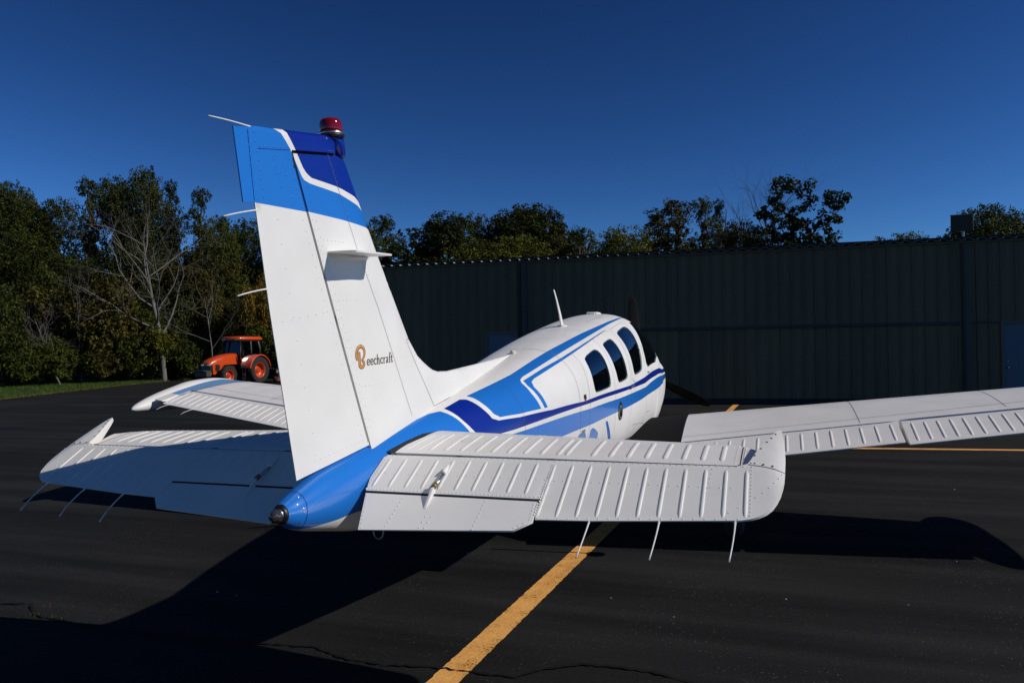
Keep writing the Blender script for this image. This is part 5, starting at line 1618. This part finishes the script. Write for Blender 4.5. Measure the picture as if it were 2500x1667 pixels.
# ------------------------------------------------------------------ trees
def leaf_cloud(rng, clumps, per, size, flat=.6):
    """clumps: (n,4) centre + radius; returns quads"""
    n = len(clumps)
    C = np.repeat(clumps[:, :3], per, 0); Rr = np.repeat(clumps[:, 3], per)
    d = rng.normal(0, 1, (n * per, 3)); d /= np.linalg.norm(d, axis=1)[:, None]
    P = C + d * (Rr * rng.uniform(.2, 1.0, n * per) ** .55)[:, None] * np.array([1, 1, .8])
    L = size * rng.uniform(.55, 1.35, n * per)
    nr = rng.normal(0, 1, (n * per, 3)) * .8 + d * .7 + np.array([0, 0, flat]); nr /= np.linalg.norm(nr, axis=1)[:, None]
    t = np.cross(nr, rng.normal(0, 1, (n * per, 3))); t /= np.linalg.norm(t, axis=1)[:, None] + 1e-9
    b = np.cross(nr, t)
    w = (L * .34)[:, None]; l = (L * .5)[:, None]
    V = np.stack([P - t * l, P - b * w + nr * (L * .1)[:, None], P + t * l, P + b * w + nr * (L * .1)[:, None]], 1).reshape(-1, 3)
    return V, np.arange(len(V)).reshape(-1, 4)


def limb_tubes(mb, base, top, r0, rng, n=6):
    p = [base + (top - base) * t + Vector(rng.normal(0, .04 * (top - base).length, 3)) * (t * (1 - t) * 3) for t in np.linspace(0, 1, 5)]
    mb.tube(p, [r0 * (1 - .8 * t) + .008 for t in np.linspace(0, 1, 5)], n)
    return p


class Kind:
    pass


def tree_kind(name, seed, H, R, low, style, nclump, per, leaf, m):
    """shared meshes for one kind of tree, base at the origin"""
    rng = np.random.default_rng(seed)
    lobes = []
    if style == 'round':
        for i in range(16):
            z = low + (H - low) * (rng.uniform(.10, .92)); u = (z - low) / (H - low)
            rr = R * (1.0 - .75 * abs(u - .38) ** 1.3) * rng.uniform(.25, .78); a = rng.uniform(0, 6.28)
            lobes.append((rr * math.cos(a), rr * math.sin(a), z, R * rng.uniform(.34, .56)))
        lobes.append((0, 0, H - R * .42, R * .42))
        lobes.append((0, 0, low + (H - low) * .5, R * .75))
    elif style == 'column':
        for i in range(13):
            u = i / 12; z = low + (H - low) * (.05 + .9 * u)
            rr = R * .32 * rng.uniform(0, 1); a = rng.uniform(0, 6.28)
            lobes.append((rr * math.cos(a), rr * math.sin(a), z, R * (1.0 - .66 * u) * rng.uniform(.7, .95)))
        lobes.append((0, 0, H - .25 * R, R * .26))
    elif style == 'ivy':
        for (dx, dy, h, w_) in ((-2.6, 0, .62, .55), (-1.7, .4, .74, .6), (-.4, 0, 1.0, .62), (.9, .3, .97, .66), (1.9, -.2, .92, .62), (2.9, .2, .66, .6), (.3, .8, .55, 1.1), (1.6, .6, .55, 1.1), (-1.2, -.4, .4, 1.0), (2.4, 0, .4, .9)):
            for t in np.linspace(.12, 1, 9):
                lobes.append((dx * R / 3.2 * (.45 + .55 * t) + rng.normal(0, .22), dy + rng.normal(0, .25), H * h * t - w_ * .5, w_ * R / 3.2 * rng.uniform(.85, 1.3) * (1.25 - .3 * t)))
    elif style == 'bush':
        for i in range(12):
            a = rng.uniform(0, 6.28); rr = R * rng.uniform(0, .72); h = H * rng.uniform(.15, .8) * (1 - .45 * (rr / R) ** 2)
            lobes.append((rr * math.cos(a), rr * math.sin(a), h, R * rng.uniform(.22, .38)))
    lobes = np.array(lobes)
    wgt = lobes[:, 3] ** 2; wgt /= wgt.sum()
    k = rng.choice(len(lobes), nclump, p=wgt)
    d = rng.normal(0, 1, (nclump, 3)); d /= np.linalg.norm(d, axis=1)[:, None]
    d[:, 2] *= .95
    cc = lobes[k, :3] + d * (lobes[k, 3] * rng.uniform(.35, 1.08, nclump) ** .6)[:, None]
    cr = rng.uniform(.14, .40, nclump) * (R / 3.0) ** .5
    cc[:, 2] = np.maximum(cc[:, 2], .15)
    V, Q = leaf_cloud(rng, np.concatenate([cc, cr[:, None]], 1), per, leaf)
    K = Kind(); K.name = name; K.m = m; K.H = V[:, 2].max(); K.R = R
    K.crown = np_mesh(name + '_crown', V, Q, m)
    mb = MB()
    tr = [Vector((0, 0, -.1)), Vector((rng.normal(0, .12), rng.normal(0, .12), H * .3)), Vector((rng.normal(0, .25), rng.normal(0, .25), H * .6)), Vector((rng.normal(0, .3), rng.normal(0, .3), H * .93))]
    if style in ('bush', 'ivy'): tr = [Vector((p.x, p.y, p.z * .55)) for p in tr]
    r0 = .022 * H if style != 'bush' else .05
    mb.tube(tr, [r0 * 1.3, r0, r0 * .6, r0 * .12], 9)
    for l in lobes[rng.permutation(len(lobes))[:10]]:
        tz = min(max(l[2] * .62, .1), H * .6)
        b = tr[1] + (tr[2] - tr[1]) * ((tz - H * .3) / (H * .3)) if tz > H * .3 else tr[1] * (tz / (H * .3))
        limb_tubes(mb, b, Vector(l[:3]), r0 * .42, rng)
    K.trunk = mb.mesh(name + '_trunk', BARK, True)
    return K


KD = {
    'oak1': tree_kind('oak', 11, 12, 3.6, 1.6, 'round', 1900, 26, .15, LEAF['dark']),
    'oak2': tree_kind('oak', 12, 12, 3.9, 1.0, 'round', 2000, 26, .15, LEAF['mid']),
    'oak3': tree_kind('oak', 13, 11, 3.3, .8, 'round', 1700, 26, .145, LEAF['dark']),
    'col1': tree_kind('poplar', 14, 12, 2.3, .8, 'column', 1300, 26, .14, LEAF['mid']),
    'col2': tree_kind('cedar', 15, 12, 2.0, .5, 'column', 1300, 26, .125, LEAF['pine']),
    'ivy': tree_kind('ivy_tree', 16, 11, 3.4, .5, 'ivy', 2600, 34, .19, LEAF['pine']),
    'bush1': tree_kind('bush', 17, 4.5, 2.8, 0, 'bush', 1300, 26, .115, LEAF['olive']),
    'bush2': tree_kind('bush', 18, 3.0, 2.0, 0, 'bush', 950, 26, .10, LEAF['mid']),
}


def place(kind, px, depth, top, width=None, leaf=None, name='tree', label='', cat='tree', group=None, seed=0):
    """a tree standing on the ground at a bearing and distance; top is the photo row its crown reaches"""
    K = KD[kind]
    p = ray_pt(px, top, depth)
    sz = p.z / K.H
    sx = (width / FPX * depth / 2) / K.R if width else sz
    T = empty(name, (p.x, p.y, 0), random.Random(seed + int(px)).uniform(0, 6.28))
    T.scale = (sx, sx, sz)
    if kind == 'ivy': T.rotation_euler = (0, 0, .33)
    tag(T, label, cat, group)
    c = inst('crown', K.crown, T); inst('trunk', K.trunk, T)
    if leaf:
        c.material_slots[0].link = 'OBJECT'; c.material_slots[0].material = LEAF[leaf]
    return T


WOOD = 'trees of the wood behind the grass verge'
BEH = 'trees standing behind the hangar'
UND = 'undergrowth at the edge of the wood'
LW = [  # kind, px, depth, top row, width px, leaf, label
    ('oak1', 12, 47, 440, 190, None, 'dark tall tree at the left edge of the photo'),
    ('oak3', 58, 52, 452, 150, 'mid', 'dark tree with a pointed top second from the left edge'),
    ('oak2', 128, 50, 480, 190, 'dark', 'broad dark tree left of the tall pointed one in the wood'),
    ('col1', 218, 51, 428, 150, 'dark', 'pointed dark tree rising between broad crowns in the left wood'),
    ('oak1', 300, 55, 425, 170, None, 'dark crown just left of the tallest tree of the wood'),
    ('oak3', 348, 50, 398, 170, None, 'tallest dark tree of the wood, behind the bare dead tree'),
    ('col2', 415, 52, 436, 110, None, 'narrow dark tree right behind the bare dead tree top'),
    ('col1', 482, 50, 452, 110, 'dark', 'narrow dark tree right of the dead tree with a spiky top'),
    ('oak2', 535, 48, 520, 150, 'mid', 'rounded green tree left of the tail fin edge'),
    ('oak3', 600, 60, 535, 150, 'dark', 'dark tree partly hidden by the white rudder edge'),
    ('oak1', 660, 56, 560, 190, 'dark', 'dark tree mostly hidden behind the tail fin'),
    ('oak2', 175, 44, 620, 240, 'dark', 'lower dark tree in front of the tall left wood'),
    ('oak3', 480, 47, 600, 200, 'olive', 'lower olive tree behind the dead tree branches'),
    ('oak2', 20, 42, 560, 230, 'dark', 'lower dark tree at the far left of the wood'),
    ('oak1', 330, 45, 600, 220, 'dark', 'lower dark tree left of the dead trunk'),
    ('oak3', 740, 55, 600, 210, 'dark', 'dark tree wholly behind the rudder and fin'),
]
for i, (k, px, dp, tp, wd, lf, lb_) in enumerate(LW):
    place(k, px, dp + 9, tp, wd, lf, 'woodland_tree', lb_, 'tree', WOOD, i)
US = [
    ('bush1', 235, 50.3, 655, 330, 'olive', 'large olive thicket left of the dead tree'),
    ('bush1', 330, 50.4, 745, 230, 'mid', 'green thicket at the foot of the dead tree, left side'),
    ('bush2', 60, 44.7, 800, 230, 'mid', 'low green bush at the far left above the grass'),
    ('bush1', -20, 44.7, 690, 260, 'dark', 'dark bush cut by the left edge of the photo'),
    ('bush2', 165, 47.1, 815, 200, 'mid', 'low green bush above the grass below the bare brush'),
    ('bush2', 265, 48.8, 800, 190, 'olive', 'low olive bush left of the dead trunk foot'),
    ('bush2', 375, 50.3, 795, 190, 'bright', 'low bright green bush by the dead trunk foot'),
    ('bush2', 450, 51.6, 780, 180, 'mid', 'low green bush left of the tractor hood'),
    ('bush1', 520, 54.1, 690, 200, 'olive', 'olive thicket behind the tractor cab'),
    ('bush1', 632, 52.4, 660, 170, 'autumn', 'yellowing thicket between tractor and rudder edge'),
    ('bush2', 600, 52.9, 760, 190, 'bright', 'yellow green bush right behind the tractor roof'),
    ('bush2', 690, 52.2, 790, 200, 'mid', 'green bush hidden behind the rudder lower edge'),
    ('bush1', 110, 49.7, 640, 260, 'dark', 'dark thicket above the bare brush at left'),
    ('bush1', 420, 53.4, 680, 220, 'dark', 'dark thicket right behind the dead trunk'),
]
for i, (k, px, dp, tp, wd, lf, lb_) in enumerate(US):
    place(k, px, dp, tp, wd, lf, 'bush', lb_, 'bush', UND, 50 + i)
BH = [
    ('oak2', 875, 52, 545, 150, 'mid', 'green tree right beside the fin leading edge'),
    ('col1', 945, 54, 522, 150, 'dark', 'dark pointed tree right of the fin above the hangar end'),
    ('oak1', 1055, 53, 520, 260, None, 'dark round tree over the hangar between fin and cabin'),
    ('oak2', 1175, 56, 520, 190, 'dark', 'dark tree left of the broadest crown over the hangar'),
    ('oak1', 1260, 54, 492, 290, None, 'broadest dark crown over the hangar above the antenna'),
    ('oak3', 1320, 57, 500, 220, 'dark', 'dark crown at the right of the broadest one over the hangar'),
    ('oak2', 1225, 47, 572, 300, 'bright', 'bright olive bush over the roof below the broadest crown'),
    ('col1', 1408, 50, 552, 140, 'mid', 'small pointed green tree over the hangar roof right of the antenna'),
    ('oak3', 1360, 52, 560, 170, 'olive', 'small olive tree over the roof left of the pointed green one'),
    ('oak2', 1515, 48, 556, 250, 'bright', 'rounded olive bush over the roof above the propeller'),
    ('col2', 1600, 54, 505, 170, 'dark', 'dark narrow tree left of the yellowing poplar over the roof'),
    ('col1', 1640, 52, 480, 190, 'olive', 'yellow green poplar over the hangar roof centre right'),
    ('col1', 1722, 53, 478, 130, 'mid', 'twin topped slim tree right of the yellow green poplar'),
    ('col2', 1752, 54, 482, 100, None, 'slim dark tree beside the twin topped one over the roof'),
    ('ivy', 1925, 47, 428, 310, None, 'ivy clad tree with ragged columns over the roof at right'),
    ('oak3', 1800, 50, 540, 190, 'olive', 'olive bush over the roof left of the ivy clad tree'),
    ('oak2', 2190, 54, 565, 190, 'bright', 'low yellow green crown over the roof, standing alone'),
    ('oak3', 2275, 56, 578, 130, 'bright', 'small low green crown over the roof left of the sign panel'),
    ('oak3', 2335, 52, 555, 170, 'dark', 'dark bush under the sign panel over the roof'),
    ('oak2', 2405, 49, 492, 190, 'mid', 'green tree right of the sign panel over the roof'),
    ('oak1', 2492, 52, 515, 210, None, 'dark green tree at the right edge over the roof'),
    ('oak3', 800, 56, 560, 200, 'dark', 'dark tree hidden behind the fin upper part'),
]
for i, (k, px, dp, tp, wd, lf, lb_) in enumerate(BH):
    place(k, px, dp, tp, wd, lf, 'tree', lb_, 'tree', BEH, 100 + i)


# bare dead trees: recursive branching
def bare(name, base, H, seed, m, label, spread=.8, levels=4, r0=None, lean=(0, 0), nb=7, cat='dead tree', trunk=.55):
    rng = random.Random(seed)
    mb = MB(); tw = MB()

    def branch(p, d, L, r, lv):
        n = 5; pts = [p]; q = p.copy(); dd = d.copy()
        for i in range(n):
            k_ = .16 if lv else .045
            dd = (dd + Vector((rng.gauss(0, k_), rng.gauss(0, k_), rng.gauss(.05, .12) if lv else .02))).normalized()
            q = q + dd * (L / n); pts.append(q.copy())
        (mb if lv < 2 else tw).tube(pts, [r * (1 - .78 * i / n) for i in range(n + 1)], 6 if lv < 2 else 3, False)
        if lv >= levels: return
        k = nb if lv == 0 else rng.randint(3, 5)
        for j in range(k):
            t = rng.uniform(trunk if lv == 0 else .25, 1.0) if lv else trunk + (1 - trunk) * (j + .3) / k
            i = min(n - 1, int(t * n)); bp = pts[i] + (pts[i + 1] - pts[i]) * (t * n - i)
            a = rng.uniform(0, 2 * math.pi) if lv else j * 2.4 + rng.uniform(-.4, .4)
            ax = dd.orthogonal().normalized(); ax.rotate(Matrix.Rotation(a, 3, dd))
            nd = (dd * rng.uniform(.55, .9) + ax * spread * rng.uniform(.6, 1.1)).normalized()
            branch(bp, nd, L * rng.uniform(.42, .68) * (1 if lv else (1.15 - .45 * t)), r * (1 - .7 * t) * .62, lv + 1)
    r0 = r0 or H * .022
    branch(Vector((0, 0, -.1)), Vector((lean[0], lean[1], 1)).normalized(), H * .72, r0, 0)
    T = empty(name, base); tag(T, label, cat)
    mb.build('trunk', m, T, True); tw.build('twigs', m, T, True)
    return T


b = ray_pt(402, 900, 49.5); bare('dead_tree', (b.x, b.y, 0), 12.6, 5, DEADWOOD, 'tall bare grey dead tree in front of the dark wood', .95, 4, .17, (.0, 0), 13, 'dead tree', .30)
b = ray_pt(150, 900, 45.2); bare('dead_brush', (b.x, b.y, 0), 6.2, 9, DEADWOOD, 'leaning bare brush with fine twigs at the left of the wood', .55, 4, .05, (-.55, -.1), 8, 'dead brush', .12)
b = ray_pt(200, 900, 47.2); bare('dead_brush', (b.x, b.y, 0), 8.0, 21, DEADWOOD, 'small bare twiggy brush high in the olive thicket', .6, 3, .035, (-.15, 0), 7, 'dead brush', .5)
b = ray_pt(520, 900, 50.0); bare('dead_brush', (b.x, b.y, 0), 7.6, 33, DEADWOOD, 'bare twisted branches above the tractor cab', .8, 4, .06, (.05, 0), 7, 'dead brush', .35)
b = ray_pt(1885, 800, 48); bare('dead_tree', (b.x, b.y, 0), 13.4, 41, mat('dark_dead_wood', (.06, .05, .045), .9), 'bare dead top rising out of the ivy clad tree', .5, 4, .16, (.01, 0), 7, 'dead tree', .62)
b = ray_pt(1815, 800, 47); bare('dead_tree', (b.x, b.y, 0), 10.8, 47, mat('dark_dead_wood', (.06, .05, .045), .9), 'bare crooked dead tree left of the ivy clad tree', .7, 3, .15, (-.02, 0), 6, 'dead tree', .62)


# the depth of the wood: one dark mass of foliage behind the trees in front
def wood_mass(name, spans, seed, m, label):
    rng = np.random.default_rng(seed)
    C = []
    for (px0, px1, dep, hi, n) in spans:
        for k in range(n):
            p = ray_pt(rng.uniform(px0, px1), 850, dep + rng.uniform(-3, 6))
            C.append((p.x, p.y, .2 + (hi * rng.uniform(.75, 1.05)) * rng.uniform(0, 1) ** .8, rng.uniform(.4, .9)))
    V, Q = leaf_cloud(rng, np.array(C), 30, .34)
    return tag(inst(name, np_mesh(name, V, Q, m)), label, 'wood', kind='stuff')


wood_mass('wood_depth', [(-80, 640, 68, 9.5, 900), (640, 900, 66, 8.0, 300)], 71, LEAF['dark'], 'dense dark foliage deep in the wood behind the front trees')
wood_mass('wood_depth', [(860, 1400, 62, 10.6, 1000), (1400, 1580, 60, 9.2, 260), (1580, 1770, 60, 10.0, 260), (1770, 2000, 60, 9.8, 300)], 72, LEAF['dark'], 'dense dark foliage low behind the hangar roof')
